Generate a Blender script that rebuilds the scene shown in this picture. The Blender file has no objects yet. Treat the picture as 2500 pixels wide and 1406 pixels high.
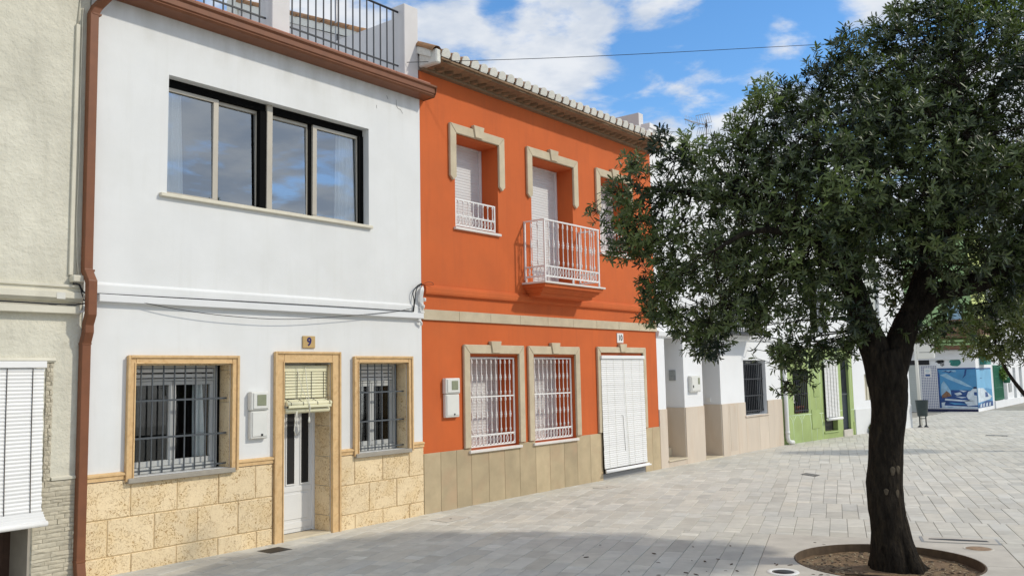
import bpy, bmesh, math, random
import numpy as np
from mathutils import Vector, Matrix, noise

random.seed(11)
rng = np.random.default_rng(11)
S = bpy.context.scene
COL = S.collection
R = math.radians

# ------------------------------------------------------------------ camera
CAM = Vector((0.0, -9.7103, 2.1))
YAW, PITCH, ROLL = 0.67357, 0.09838, -0.01972
cam_d = bpy.data.cameras.new('camera')
cam = bpy.data.objects.new('camera', cam_d)
COL.objects.link(cam)
_F = Vector((math.cos(PITCH) * math.cos(YAW), math.cos(PITCH) * math.sin(YAW), math.sin(PITCH)))
_R0 = Vector((math.sin(YAW), -math.cos(YAW), 0))
_U0 = _R0.cross(_F)
_R = math.cos(ROLL) * _R0 + math.sin(ROLL) * _U0
_U = -math.sin(ROLL) * _R0 + math.cos(ROLL) * _U0
cam.matrix_world = Matrix(((_R.x, _U.x, -_F.x, CAM.x), (_R.y, _U.y, -_F.y, CAM.y), (_R.z, _U.z, -_F.z, CAM.z), (0, 0, 0, 1)))
cam_d.sensor_width = 36
cam_d.lens = 36 * 2150 / 2500
cam_d.clip_start = 0.1
cam_d.clip_end = 3000
S.camera = cam

# ------------------------------------------------------------------ light
SUN_DIR = Vector((0.406, -0.664, 0.628)).normalized()      # towards the sun
SUN_EL = math.asin(SUN_DIR.z)
SUN_ROT = math.atan2(SUN_DIR.x, SUN_DIR.y)
SUN_STRENGTH, SKY_STRENGTH, EXPOSURE = 2.0, 0.15, 0.27
sun_d = bpy.data.lights.new('sun', 'SUN')
sun_d.energy = SUN_STRENGTH
sun_d.angle = R(2.0)
sun_d.color = (1.0, 0.93, 0.80)
sun = bpy.data.objects.new('sun', sun_d)
sun.rotation_euler = (-SUN_DIR).to_track_quat('-Z', 'Y').to_euler()
sun.location = (5, -20, 30)
COL.objects.link(sun)

S.view_settings.view_transform = 'Standard'
S.view_settings.look = 'None'
S.view_settings.gamma = 1
S.view_settings.use_curve_mapping = False
S.view_settings.exposure = EXPOSURE
S.render.engine = 'CYCLES'
S.cycles.max_bounces = 8
S.cycles.transparent_max_bounces = 12
S.cycles.use_denoising = True

world = bpy.data.worlds.new('World')
S.world = world
world.use_nodes = True
def build_world():
    nt = world.node_tree
    nt.nodes.clear()
    N, L = nt.nodes.new, nt.links.new
    out = N('ShaderNodeOutputWorld')
    bg = N('ShaderNodeBackground')
    bg.inputs['Strength'].default_value = SKY_STRENGTH
    L(bg.outputs[0], out.inputs[0])
    sky = N('ShaderNodeTexSky')
    sky.sky_type = 'NISHITA'
    sky.sun_disc = False
    sky.sun_elevation = SUN_EL
    sky.sun_rotation = SUN_ROT
    sky.air_density = 1.0
    sky.dust_density = 0.3
    sky.ozone_density = 3.0
    hs = N('ShaderNodeHueSaturation')
    hs.inputs['Saturation'].default_value = 1.22
    hs.inputs['Value'].default_value = 1.11
    L(sky.outputs[0], hs.inputs['Color'])
    tc = N('ShaderNodeTexCoord')
    sep = N('ShaderNodeSeparateXYZ')
    L(tc.outputs['Generated'], sep.inputs[0])
    def math_(op, a, b=None, c=None, clamp=False):
        n = N('ShaderNodeMath'); n.operation = op; n.use_clamp = clamp
        for i, v in enumerate((a, b, c)):
            if v is None: continue
            if isinstance(v, (int, float)): n.inputs[i].default_value = v
            else: L(v, n.inputs[i])
        return n.outputs[0]
    # directions flattened onto a cloud layer
    zz = math_('ADD', math_('MAXIMUM', sep.outputs[2], 0.0), 0.12)
    cx = math_('DIVIDE', sep.outputs[0], zz)
    cy = math_('DIVIDE', sep.outputs[1], zz)
    comb = N('ShaderNodeCombineXYZ')
    L(cx, comb.inputs[0]); L(cy, comb.inputs[1])
    def noise_(scale, detail, rough, off, dist=0.0):
        mp = N('ShaderNodeMapping'); mp.inputs['Location'].default_value = off
        L(comb.outputs[0], mp.inputs[0])
        n = N('ShaderNodeTexNoise'); n.inputs['Scale'].default_value = scale
        n.inputs['Detail'].default_value = detail; n.inputs['Roughness'].default_value = rough
        n.inputs['Distortion'].default_value = dist
        L(mp.outputs[0], n.inputs['Vector'])
        return n.outputs[0]
    n1 = noise_(3.0, 10, 0.58, (3.1, 1.7, 0.0), 0.2)
    # lobes of direction: dense and clear areas in view, and a broad thinning over it
    def lobe(d, width, amp):
        v = N('ShaderNodeVectorMath'); v.operation = 'DOT_PRODUCT'
        L(tc.outputs['Generated'], v.inputs[0]); v.inputs[1].default_value = Vector(d).normalized()
        mr = N('ShaderNodeMapRange'); mr.interpolation_type = 'SMOOTHSTEP'
        mr.inputs['From Min'].default_value = math.cos(width); mr.inputs['From Max'].default_value = 1.0
        mr.inputs['To Min'].default_value = 0; mr.inputs['To Max'].default_value = amp
        L(v.outputs['Value'], mr.inputs['Value'])
        return mr.outputs[0]
    dens = math_('ADD', math_('MULTIPLY', math_('SUBTRACT', n1, 0.5), 1.55), 0.5)
    dens = math_('ADD', dens, math_('MULTIPLY', math_('SUBTRACT', noise_(9.0, 6, 0.6, (1.1, 4.2, 0.0), 0.4), 0.5), 0.35))
    for d, wd, a in (((0.81, 0.46, 0.36), 0.40, -0.14), ((0.750, 0.560, 0.345), 0.12, 0.13), ((0.775, 0.510, 0.385), 0.09, 0.13), ((0.69, 0.605, 0.395), 0.075, 0.16), ((0.80, 0.52, 0.30), 0.10, 0.06),
                     ((0.872, 0.385, 0.290), 0.12, 0.20), ((0.90, 0.33, 0.27), 0.10, 0.10), ((0.905, 0.235, 0.352), 0.06, 0.22), ((0.818, 0.430, 0.386), 0.05, 0.15),
                     ((0.842, 0.415, 0.350), 0.11, -0.24), ((0.875, 0.335, 0.36), 0.11, -0.26), ((0.715, 0.580, 0.392), 0.032, -0.30), ((0.80, 0.495, 0.335), 0.05, -0.10)):
        dens = math_('ADD', dens, lobe(d, wd, a))
    mr = N('ShaderNodeMapRange'); mr.interpolation_type = 'SMOOTHSTEP'
    mr.inputs['From Min'].default_value = 0.24; mr.inputs['From Max'].default_value = 0.54  # low thresholds thicken the unseen clouds, added for more fill light
    L(dens, mr.inputs['Value'])
    # low sky is hazier
    hz = N('ShaderNodeMapRange'); hz.interpolation_type = 'SMOOTHSTEP'
    hz.inputs['From Min'].default_value = 0.30; hz.inputs['From Max'].default_value = 0.02
    hz.inputs['To Min'].default_value = 0.0; hz.inputs['To Max'].default_value = 0.75
    L(sep.outputs[2], hz.inputs['Value'])
    mask = math_('MAXIMUM', mr.outputs[0], hz.outputs[0])
    mask = math_('MULTIPLY', mask, 0.96)
    n2 = noise_(4.2, 6, 0.55, (7.3, 2.2, 0.0))
    cr = N('ShaderNodeMapRange'); cr.interpolation_type = 'SMOOTHSTEP'
    cr.inputs['From Min'].default_value = 0.36; cr.inputs['From Max'].default_value = 0.64
    L(n2, cr.inputs['Value'])
    cc = N('ShaderNodeMix'); cc.data_type = 'RGBA'
    cc.inputs['A'].default_value = (*CLOUD_DARK, 1); cc.inputs['B'].default_value = (*CLOUD_LIGHT, 1)
    L(cr.outputs[0], cc.inputs['Factor'])
    mx = N('ShaderNodeMix'); mx.data_type = 'RGBA'
    L(mask, mx.inputs['Factor']); L(hs.outputs[0], mx.inputs['A']); L(cc.outputs['Result'], mx.inputs['B'])
    L(mx.outputs['Result'], bg.inputs['Color'])
_k = 1.0 / (SKY_STRENGTH * 2 ** EXPOSURE)
CLOUD_LIGHT = tuple(v * _k for v in (0.85, 0.875, 0.91))
CLOUD_DARK = tuple(v * _k for v in (0.59, 0.66, 0.77))
build_world()

# ------------------------------------------------------------------ materials
def mat(name, col, rough=0.8, vary=0.0, vscale=3.0, bump=0.0, bscale=60.0, bdist=0.01, inst=0.0, spec=0.4, metal=0.0,
        detail=4.0, stretch=None, dirt=None, dscale=1.2, damt=0.0, bump2=None, trans=0.0):
    m = bpy.data.materials.new(name); m.use_nodes = True
    nt = m.node_tree; N, L = nt.nodes.new, nt.links.new
    p = nt.nodes['Principled BSDF']
    p.inputs['Base Color'].default_value = (*col, 1)
    p.inputs['Roughness'].default_value = rough
    p.inputs['Metallic'].default_value = metal
    p.inputs['Specular IOR Level'].default_value = spec
    tc = N('ShaderNodeTexCoord'); oi = N('ShaderNodeObjectInfo')
    add = N('ShaderNodeVectorMath'); add.operation = 'MULTIPLY_ADD'
    cmb = N('ShaderNodeCombineXYZ')
    for i in range(3): L(oi.outputs['Random'], cmb.inputs[i])
    L(cmb.outputs[0], add.inputs[0]); add.inputs[1].default_value = (37.0, 19.0, 53.0)
    L(tc.outputs['Object'], add.inputs[2])
    vec = add.outputs[0]
    if stretch:
        mp = N('ShaderNodeMapping'); mp.inputs['Scale'].default_value = stretch
        L(vec, mp.inputs[0]); vec = mp.outputs[0]
    def noise_(sc, det=4.0, rg=0.6, dist=0.0):
        n = N('ShaderNodeTexNoise'); n.inputs['Scale'].default_value = sc; n.inputs['Detail'].default_value = det
        n.inputs['Roughness'].default_value = rg; n.inputs['Distortion'].default_value = dist
        L(vec, n.inputs['Vector']); return n.outputs[0]
    def rng_(v, a, b, c, d):
        r = N('ShaderNodeMapRange'); L(v, r.inputs['Value'])
        r.inputs['From Min'].default_value = a; r.inputs['From Max'].default_value = b
        r.inputs['To Min'].default_value = c; r.inputs['To Max'].default_value = d; return r.outputs[0]
    cur = None
    def colsock():
        nonlocal cur
        if cur is None:
            rgb = N('ShaderNodeRGB'); rgb.outputs[0].default_value = (*col, 1); cur = rgb.outputs[0]
        return cur
    def scale_by(f):
        nonlocal cur
        vm = N('ShaderNodeVectorMath'); vm.operation = 'SCALE'
        L(colsock(), vm.inputs[0]); L(f, vm.inputs['Scale']); cur = vm.outputs[0]
    if vary:
        scale_by(rng_(noise_(vscale, detail), 0.3, 0.7, 1 - vary, 1 + vary))
    if inst:
        scale_by(rng_(oi.outputs['Random'], 0, 1, 1 - inst, 1 + inst))
    if dirt:
        mx = N('ShaderNodeMix'); mx.data_type = 'RGBA'
        L(rng_(noise_(dscale, 6, 0.65, 0.3), 0.5, 0.72, 0, damt), mx.inputs['Factor'])
        L(colsock(), mx.inputs['A']); mx.inputs['B'].default_value = (*dirt, 1); cur = mx.outputs['Result']
    if cur is not None: L(cur, p.inputs['Base Color'])
    if bump:
        b = N('ShaderNodeBump'); b.inputs['Strength'].default_value = bump; b.inputs['Distance'].default_value = bdist
        L(noise_(bscale, 5, 0.6), b.inputs['Height']); nrm = b.outputs[0]
        if bump2:
            b2 = N('ShaderNodeBump'); b2.inputs['Strength'].default_value = bump2[1]; b2.inputs['Distance'].default_value = bump2[2]
            L(noise_(bump2[0], 3, 0.5), b2.inputs['Height']); L(nrm, b2.inputs['Normal']); nrm = b2.outputs[0]
        L(nrm, p.inputs['Normal'])
    return m

M = {}
M['white_render'] = mat('white_render', (0.74, 0.75, 0.745), 0.85, 0.035, 1.3, 0.25, 70, 0.004, dirt=(0.60, 0.60, 0.55), dscale=0.7, damt=0.16, bump2=(2.5, 0.25, 0.02))
def weathered(m):
    nt = m.node_tree; N, L = nt.nodes.new, nt.links.new
    p = nt.nodes['Principled BSDF']; src = p.inputs['Base Color'].links[0].from_socket
    tc = N('ShaderNodeTexCoord'); sp = N('ShaderNodeSeparateXYZ'); L(tc.outputs['Object'], sp.inputs[0])
    mp = N('ShaderNodeMapping'); mp.inputs['Scale'].default_value = (2.2, 1, .7); L(tc.outputs['Object'], mp.inputs[0])
    n = N('ShaderNodeTexNoise'); n.inputs['Scale'].default_value = 2.0; n.inputs['Detail'].default_value = 7; L(mp.outputs[0], n.inputs['Vector'])
    a = N('ShaderNodeMapRange'); a.inputs['From Min'].default_value = 6.05; a.inputs['From Max'].default_value = 6.55; L(sp.outputs[2], a.inputs['Value'])
    b = N('ShaderNodeMapRange'); b.inputs['From Min'].default_value = .42; b.inputs['From Max'].default_value = .68; L(n.outputs[0], b.inputs['Value'])
    q = N('ShaderNodeMath'); q.operation = 'MULTIPLY'; L(a.outputs[0], q.inputs[0]); L(b.outputs[0], q.inputs[1])
    q2 = N('ShaderNodeMath'); q2.operation = 'MULTIPLY'; L(q.outputs[0], q2.inputs[0]); q2.inputs[1].default_value = .5
    mx = N('ShaderNodeMix'); mx.data_type = 'RGBA'; L(q2.outputs[0], mx.inputs['Factor']); L(src, mx.inputs['A']); mx.inputs['B'].default_value = (.40, .385, .32, 1)
    L(mx.outputs['Result'], p.inputs['Base Color'])
weathered(M['white_render'])
def streaks(m, col, amt, sx=5.0, lo=.52, hi=.74):
    nt = m.node_tree; N, L = nt.nodes.new, nt.links.new
    p = nt.nodes['Principled BSDF']; src = p.inputs['Base Color'].links[0].from_socket
    tc = N('ShaderNodeTexCoord'); fac = None
    for sc, k in (((sx, sx, .35), 1.0), ((.9, .9, .6), 1.3)):
        mp = N('ShaderNodeMapping'); mp.inputs['Scale'].default_value = sc; mp.inputs['Location'].default_value = (k * 7, 3, k); L(tc.outputs['Object'], mp.inputs[0])
        n = N('ShaderNodeTexNoise'); n.inputs['Scale'].default_value = 1.6; n.inputs['Detail'].default_value = 7; n.inputs['Roughness'].default_value = .62; L(mp.outputs[0], n.inputs['Vector'])
        r = N('ShaderNodeMapRange'); r.inputs['From Min'].default_value = lo - .06 * (k > 1); r.inputs['From Max'].default_value = hi; L(n.outputs[0], r.inputs['Value'])
        if fac is None: fac = r.outputs[0]
        else:
            a = N('ShaderNodeMath'); a.operation = 'ADD'; a.use_clamp = True; L(fac, a.inputs[0]); L(r.outputs[0], a.inputs[1]); fac = a.outputs[0]
    q = N('ShaderNodeMath'); q.operation = 'MULTIPLY'; L(fac, q.inputs[0]); q.inputs[1].default_value = amt
    mx = N('ShaderNodeMix'); mx.data_type = 'RGBA'; L(q.outputs[0], mx.inputs['Factor']); L(src, mx.inputs['A']); mx.inputs['B'].default_value = (*col, 1)
    L(mx.outputs['Result'], p.inputs['Base Color'])
M['bright_white'] = mat('bright_white', (0.80, 0.81, 0.82), 0.8, 0.03, 1.0, 0.12, 60, 0.004, bump2=(2.0, 0.15, 0.02))
M['cream_render'] = mat('cream_render', (0.66, 0.635, 0.53), 0.9, 0.08, 2.2, 0.7, 26, 0.016, dirt=(0.42, 0.40, 0.32), dscale=1.6, damt=0.35, bump2=(9, 0.55, 0.03))
M['cream_smooth'] = mat('cream_smooth', (0.67, 0.64, 0.53), 0.85, 0.06, 3, 0.3, 40, 0.008, dirt=(0.40, 0.38, 0.31), dscale=2.5, damt=0.4)
M['orange_render'] = mat('orange_render', (0.575, 0.122, 0.027), 0.85, 0.07, 1.1, 0.22, 80, 0.004, dirt=(0.50, 0.125, 0.034), dscale=0.9, damt=0.4, bump2=(3, 0.2, 0.015))
M['sandstone'] = mat('sandstone', (0.54, 0.46, 0.325), 0.8, 0.09, 5, 0.3, 50, 0.004, inst=0.05, dirt=(0.43, 0.33, 0.20), dscale=3, damt=0.35)
M['plinth_stone'] = mat('plinth_stone', (0.45, 0.36, 0.225), 0.75, 0.13, 2.6, 0.25, 60, 0.004, inst=0.13, dirt=(0.47, 0.32, 0.20), dscale=1.8, damt=0.6)
M['ochre_trim'] = mat('ochre_trim', (0.68, 0.465, 0.235), 0.8, 0.10, 9, 0.5, 45, 0.008, inst=0.04, dirt=(0.45, 0.25, 0.09), dscale=11, damt=0.55)
M['joint'] = mat('joint_mortar', (0.60, 0.46, 0.26), 0.9, 0.1, 9)
M['beige_marble'] = mat('beige_marble', (0.62, 0.53, 0.43), 0.45, 0.07, 1.6, 0.0, inst=0.05, dirt=(0.55, 0.40, 0.27), dscale=1.4, damt=0.5, stretch=(1.6, 1, 0.35))
M['brown_metal'] = mat('brown_metal', (0.20, 0.079, 0.038), 0.5, 0.10, 6, 0.12, 30, 0.003, spec=0.3, dirt=(0.15, 0.06, 0.04), dscale=8, damt=0.3)
M['terracotta'] = mat('terracotta', (0.36, 0.19, 0.09), 0.9, 0.25, 10, 0.4, 50, 0.006, inst=0.28, dirt=(0.14, 0.11, 0.07), dscale=9, damt=0.85)
M['eave_brick'] = mat('eave_brick', (0.25, 0.165, 0.098), 0.9, 0.18, 12, 0.4, 50, 0.006, inst=0.16, dirt=(0.17, 0.12, 0.08), dscale=7, damt=0.6)
M['mortar_white'] = mat('mortar_white', (0.72, 0.71, 0.65), 0.9, 0.06, 12, 0.4, 50, 0.006, inst=0.05, dirt=(0.45, 0.43, 0.36), dscale=12, damt=0.4)
M['red_tile'] = mat('red_tile', (0.42, 0.19, 0.13), 0.75, 0.12, 8, 0.2, 60, 0.004)
M['post_render'] = mat('post_render', (0.66, 0.64, 0.63), 0.85, 0.05, 2, 0.2, 60, 0.004, dirt=(0.5, 0.47, 0.45), dscale=2, damt=0.3)
M['pvc_white'] = mat('pvc_white', (0.74, 0.75, 0.75), 0.35, 0.02, 4, spec=0.5)
M['shutter_white'] = mat('shutter_white', (0.64, 0.65, 0.65), 0.5, 0.02, 4, spec=0.4, inst=0.025)
M['iron_white'] = mat('iron_white', (0.80, 0.79, 0.77), 0.4, 0.03, 30, spec=0.5, dirt=(0.6, 0.55, 0.5), dscale=18, damt=0.25)
M['iron_dark'] = mat('iron_dark', (0.016, 0.018, 0.024), 0.45, 0.1, 20, spec=0.5)
M['steel_grey'] = mat('steel_grey', (0.085, 0.095, 0.105), 0.35, 0.12, 20, spec=0.55, metal=0.25)
M['champagne'] = mat('champagne_aluminium', (0.46, 0.42, 0.35), 0.42, 0.04, 8, spec=0.5, metal=0.2)
M['black_shade'] = mat('black_shade', (0.004, 0.004, 0.004), 0.9, spec=0.1)  # near-black colour standing in for shade in window channels and gaps
M['grey_sill'] = mat('grey_sill', (0.33, 0.30, 0.25), 0.7, 0.08, 8, 0.2, 60, 0.004)
M['white_marble'] = mat('white_marble', (0.72, 0.68, 0.63), 0.5, 0.05, 6, spec=0.5)
M['cream_sill'] = mat('cream_sill', (0.68, 0.64, 0.52), 0.6, 0.05, 6)
M['meter_white'] = mat('meter_plastic', (0.70, 0.70, 0.66), 0.5, 0.03, 6)
M['meter_glass'] = mat('meter_glass', (0.24, 0.26, 0.17), 0.15, 0.1, 12, spec=0.6)
M['blind_white'] = mat('blind_white', (0.80, 0.80, 0.79), 0.55, 0.02, 5, inst=0.03)
M['blind_cream'] = mat('blind_cream', (0.75, 0.72, 0.50), 0.55, 0.03, 5, inst=0.04)
M['cord_white'] = mat('cord_white', (0.72, 0.71, 0.62), 0.8)
M['cord_dark'] = mat('cord_dark', (0.10, 0.085, 0.07), 0.8)
M['curtain'] = mat('curtain_cloth', (0.92, 0.93, 0.92), 0.9)
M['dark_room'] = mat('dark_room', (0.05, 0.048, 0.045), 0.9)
M['dim_wall'] = mat('dim_wall', (0.10, 0.075, 0.05), 0.9)
M['door_brown'] = mat('door_brown', (0.06, 0.03, 0.018), 0.6, 0.2, 8)
M['granite'] = mat('granite', (0.27, 0.27, 0.27), 0.6, 0.3, 90)
M['step_stone'] = mat('step_stone', (0.60, 0.52, 0.38), 0.7, 0.08, 6, 0.2, 40, 0.004)
M['split_stone'] = mat('split_stone', (0.52, 0.475, 0.37), 0.9, 0.12, 14, 0.6, 45, 0.01, inst=0.09, dirt=(0.40, 0.34, 0.24), dscale=9, damt=0.4)
M['concrete'] = mat('pad_concrete', (0.55, 0.515, 0.45), 0.85, 0.10, 3.5, 0.25, 70, 0.004, inst=0.03, dirt=(0.33, 0.30, 0.25), dscale=1.6, damt=0.45)
M['kerb_face'] = mat('kerb_face', (0.30, 0.26, 0.20), 0.9, 0.15, 8, 0.3, 50, 0.006)
M['soil'] = mat('soil', (0.21, 0.14, 0.08), 0.95, 0.35, 9, 0.9, 40, 0.02, dirt=(0.27, 0.20, 0.11), dscale=4, damt=0.8)
M['litter'] = mat('dry_litter', (0.42, 0.34, 0.22), 0.9, 0.3, 30, inst=0.2)
M['litter_dark'] = mat('dark_litter', (0.09, 0.065, 0.045), 0.9, 0.3, 30)
M['cast_iron'] = mat('cast_iron', (0.035, 0.032, 0.03), 0.6, 0.2, 20, 0.3, 60, 0.004)
M['galv'] = mat('galvanised', (0.34, 0.34, 0.33), 0.5, 0.12, 20, metal=0.3)
M['rust'] = mat('rusty_lid', (0.30, 0.20, 0.12), 0.8, 0.3, 14)
M['black'] = mat('black_plastic', (0.012, 0.012, 0.013), 0.6)
M['cable_black'] = mat('cable_black', (0.014, 0.014, 0.016), 0.7)
M['white_pipe'] = mat('white_pipe', (0.74, 0.74, 0.72), 0.4, 0.03, 6)
M['green_paint'] = mat('green_paint', (0.34, 0.43, 0.165), 0.8, 0.10, 1.4, 0.2, 50, 0.005, dirt=(0.40, 0.55, 0.25), dscale=0.8, damt=0.6)
M['green_line'] = mat('pale_green_line', (0.58, 0.70, 0.48), 0.8)
M['green_dark'] = mat('dark_green_line', (0.07, 0.12, 0.03), 0.8)
M['navy_door'] = mat('navy_door', (0.018, 0.026, 0.040), 0.4, 0.1, 10)
M['shop_green'] = mat('shop_green', (0.36, 0.52, 0.24), 0.8, 0.06, 1.0)
M['shop_green_sunlit'] = mat('shop_green_sunlit', (0.60, 0.68, 0.24), 0.8, 0.05, 1.0)  # lighter, yellower copy of the shop green, sunlight put into the side wall's colour
M['brown_wood'] = mat('brown_wood', (0.17, 0.085, 0.045), 0.6, 0.2, 8)
M['navy_tile'] = mat('navy_tile', (0.010, 0.014, 0.06), 0.4)
M['sky_paint'] = mat('mural_sky', (0.07, 0.27, 0.50), 0.5, 0.18, 1.4)
M['pale_paint'] = mat('mural_pale_blue', (0.17, 0.43, 0.66), 0.5, 0.10, 1.4)
M['sea_paint'] = mat('mural_sea', (0.018, 0.065, 0.22), 0.5, 0.4, 3.0, stretch=(1, 1, 4))
M['foam_paint'] = mat('mural_foam', (0.58, 0.66, 0.72), 0.5, 0.2, 5.0)
M['mist_paint'] = mat('mural_mist', (0.28, 0.47, 0.62), 0.5, 0.2, 4.0)
M['rock_paint'] = mat('mural_rock', (0.22, 0.12, 0.07), 0.6, 0.4, 8.0)
M['bin_green'] = mat('bin_metal', (0.035, 0.055, 0.060), 0.45, 0.15, 8)
M['sign_white'] = mat('sign_white', (0.76, 0.75, 0.69), 0.5)
M['teal'] = mat('teal_sign', (0.03, 0.20, 0.17), 0.5, 0.3, 8)
M['grille_green'] = mat('grille_green', (0.05, 0.22, 0.13), 0.5)
M['pot_terracotta'] = mat('pot_terracotta', (0.42, 0.12, 0.05), 0.8)
M['tile_paint'] = mat('house_number_tile', (0.50, 0.34, 0.14), 0.4, 0.05, 20)
M['blue_ink'] = mat('blue_ink', (0.012, 0.010, 0.12), 0.4)
M['black_ink'] = mat('black_ink', (0.02, 0.02, 0.025), 0.5)
M['plate_white'] = mat('plate_white', (0.80, 0.79, 0.76), 0.35)
M['plate_red'] = mat('plate_red_edge', (0.50, 0.24, 0.18), 0.4)
M['grey_plaque'] = mat('grey_plaque', (0.30, 0.32, 0.32), 0.3, 0.2, 12)
M['bark'] = mat('bark', (0.021, 0.017, 0.013), 0.95, 0.55, 22, 1.0, 34, 0.05, stretch=(1, 1, 0.30), bump2=(11, 0.9, 0.05), dirt=(0.058, 0.044, 0.028), dscale=16, damt=0.7, spec=0.12)
M['bark_scar'] = mat('bark_scar', (0.085, 0.068, 0.046), 0.95, 0.3, 20, 0.6, 50, 0.01)
M['antenna_metal'] = mat('antenna_metal', (0.30, 0.30, 0.31), 0.4, metal=0.5)
M['red_plastic'] = mat('red_plastic', (0.35, 0.05, 0.03), 0.5)
M['ground_far'] = mat('ground_far', (0.52, 0.50, 0.45), 0.9, 0.08, 0.6)
M['grout'] = mat('grout', (0.31, 0.295, 0.255), 0.95, 0.2, 2.0)
M['blue_panel'] = mat('blue_panel', (0.34, 0.52, 0.62), 0.6)
M['grey_slat'] = mat('grey_slat', (0.50, 0.52, 0.48), 0.5)

def coquina():
    m = mat('coquina', (0.82, 0.655, 0.415), 0.85, 0.06, 2.2, 0.0, inst=0.04)
    nt = m.node_tree; N, L = nt.nodes.new, nt.links.new
    p = nt.nodes['Principled BSDF']
    src = p.inputs['Base Color'].links[0].from_socket
    tc = N('ShaderNodeTexCoord'); oi = N('ShaderNodeObjectInfo')
    cmb = N('ShaderNodeCombineXYZ')
    for i in range(3): L(oi.outputs['Random'], cmb.inputs[i])
    add = N('ShaderNodeVectorMath'); add.operation = 'MULTIPLY_ADD'
    L(cmb.outputs[0], add.inputs[0]); add.inputs[1].default_value = (31.0, 17.0, 47.0); L(tc.outputs['Object'], add.inputs[2])
    def nz(sc, det, dist):
        n = N('ShaderNodeTexNoise'); n.inputs['Scale'].default_value = sc; n.inputs['Detail'].default_value = det
        n.inputs['Distortion'].default_value = dist; L(add.outputs[0], n.inputs['Vector']); return n.outputs[0]
    def mr(v, a, b, c=0, d=1):
        r = N('ShaderNodeMapRange'); r.interpolation_type = 'SMOOTHSTEP'
        r.inputs['From Min'].default_value = a; r.inputs['From Max'].default_value = b
        r.inputs['To Min'].default_value = c; r.inputs['To Max'].default_value = d; L(v, r.inputs['Value']); return r.outputs[0]
    def mul(a, b):
        n = N('ShaderNodeMath'); n.operation = 'MULTIPLY'; L(a, n.inputs[0]); L(b, n.inputs[1]); return n.outputs[0]
    pits = mul(mr(nz(52, 2, 1.4), 0.57, 0.61), mr(nz(4.0, 2, 0.2), 0.36, 0.56, .25, 1))
    mx = N('ShaderNodeMix'); mx.data_type = 'RGBA'
    L(mul(pits, mr(nz(12, 2, 0), 0.3, 0.6, 0.45, 1.0)), mx.inputs['Factor']); L(src, mx.inputs['A']); mx.inputs['B'].default_value = (0.36, 0.19, 0.06, 1)
    mx2 = N('ShaderNodeMix'); mx2.data_type = 'RGBA'
    L(mr(nz(4.0, 2, 0.2), 0.42, 0.66, 0, 0.30), mx2.inputs['Factor']); L(mx.outputs['Result'], mx2.inputs['A']); mx2.inputs['B'].default_value = (0.74, 0.52, 0.24, 1)
    L(mx2.outputs['Result'], p.inputs['Base Color'])
    b = N('ShaderNodeBump'); b.invert = True; b.inputs['Strength'].default_value = 0.7; b.inputs['Distance'].default_value = 0.012
    L(pits, b.inputs['Height'])
    b2 = N('ShaderNodeBump'); b2.inputs['Strength'].default_value = 0.25; b2.inputs['Distance'].default_value = 0.006
    L(nz(60, 3, 0), b2.inputs['Height']); L(b.outputs[0], b2.inputs['Normal'])
    L(b2.outputs[0], p.inputs['Normal'])
    return m
M['coquina'] = coquina()

def paver_mat(name):
    m = mat(name, (0.56, 0.54, 0.478), 0.85, 0.10, 5, 0.35, 90, 0.003, dirt=(0.43, 0.415, 0.37), dscale=0.6, damt=0.5)
    nt = m.node_tree; N, L = nt.nodes.new, nt.links.new
    p = nt.nodes['Principled BSDF']; src = p.inputs['Base Color'].links[0].from_socket
    at = N('ShaderNodeAttribute'); at.attribute_name = 'tone'
    mx = N('ShaderNodeMix'); mx.data_type = 'RGBA'; mx.blend_type = 'MULTIPLY'; mx.inputs['Factor'].default_value = 1
    L(src, mx.inputs['A']); L(at.outputs['Color'], mx.inputs['B'])
    L(mx.outputs['Result'], p.inputs['Base Color'])
    # the object-space noise must not jump from stone to stone
    return m
M['paver'] = paver_mat('paver_stone')

def leaf_mat(name, dark, light, spec=0.5):
    m = bpy.data.materials.new(name); m.use_nodes = True
    nt = m.node_tree; N, L = nt.nodes.new, nt.links.new
    p = nt.nodes['Principled BSDF']
    p.inputs['Roughness'].default_value = 0.42
    p.inputs['Specular IOR Level'].default_value = spec
    at = N('ShaderNodeAttribute'); at.attribute_name = 'tone'
    oi = N('ShaderNodeObjectInfo')
    mx = N('ShaderNodeMix'); mx.data_type = 'RGBA'
    mx.inputs['A'].default_value = (*dark, 1); mx.inputs['B'].default_value = (*light, 1)
    L(at.outputs['Fac'], mx.inputs['Factor'])
    L(mx.outputs['Result'], p.inputs['Base Color'])
    tr = N('ShaderNodeBsdfTranslucent')
    sc = N('ShaderNodeVectorMath'); sc.operation = 'MULTIPLY'; sc.inputs[1].default_value = (1.3, 1.6, 0.5)
    L(mx.outputs['Result'], sc.inputs[0]); L(sc.outputs[0], tr.inputs['Color'])
    ms = N('ShaderNodeMixShader'); ms.inputs[0].default_value = 0.17
    L(p.outputs[0], ms.inputs[1]); L(tr.outputs[0], ms.inputs[2])
    L(ms.outputs[0], nt.nodes['Material Output'].inputs['Surface'])
    return m
M['leaf'] = leaf_mat('leaf', (0.009, 0.021, 0.009), (0.175, 0.225, 0.080))
M['leaf_olive'] = leaf_mat('leaf_olive', (0.035, 0.050, 0.010), (0.13, 0.15, 0.03))
M['leaf_bright'] = leaf_mat('leaf_bright', (0.05, 0.10, 0.02), (0.20, 0.30, 0.06))

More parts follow.
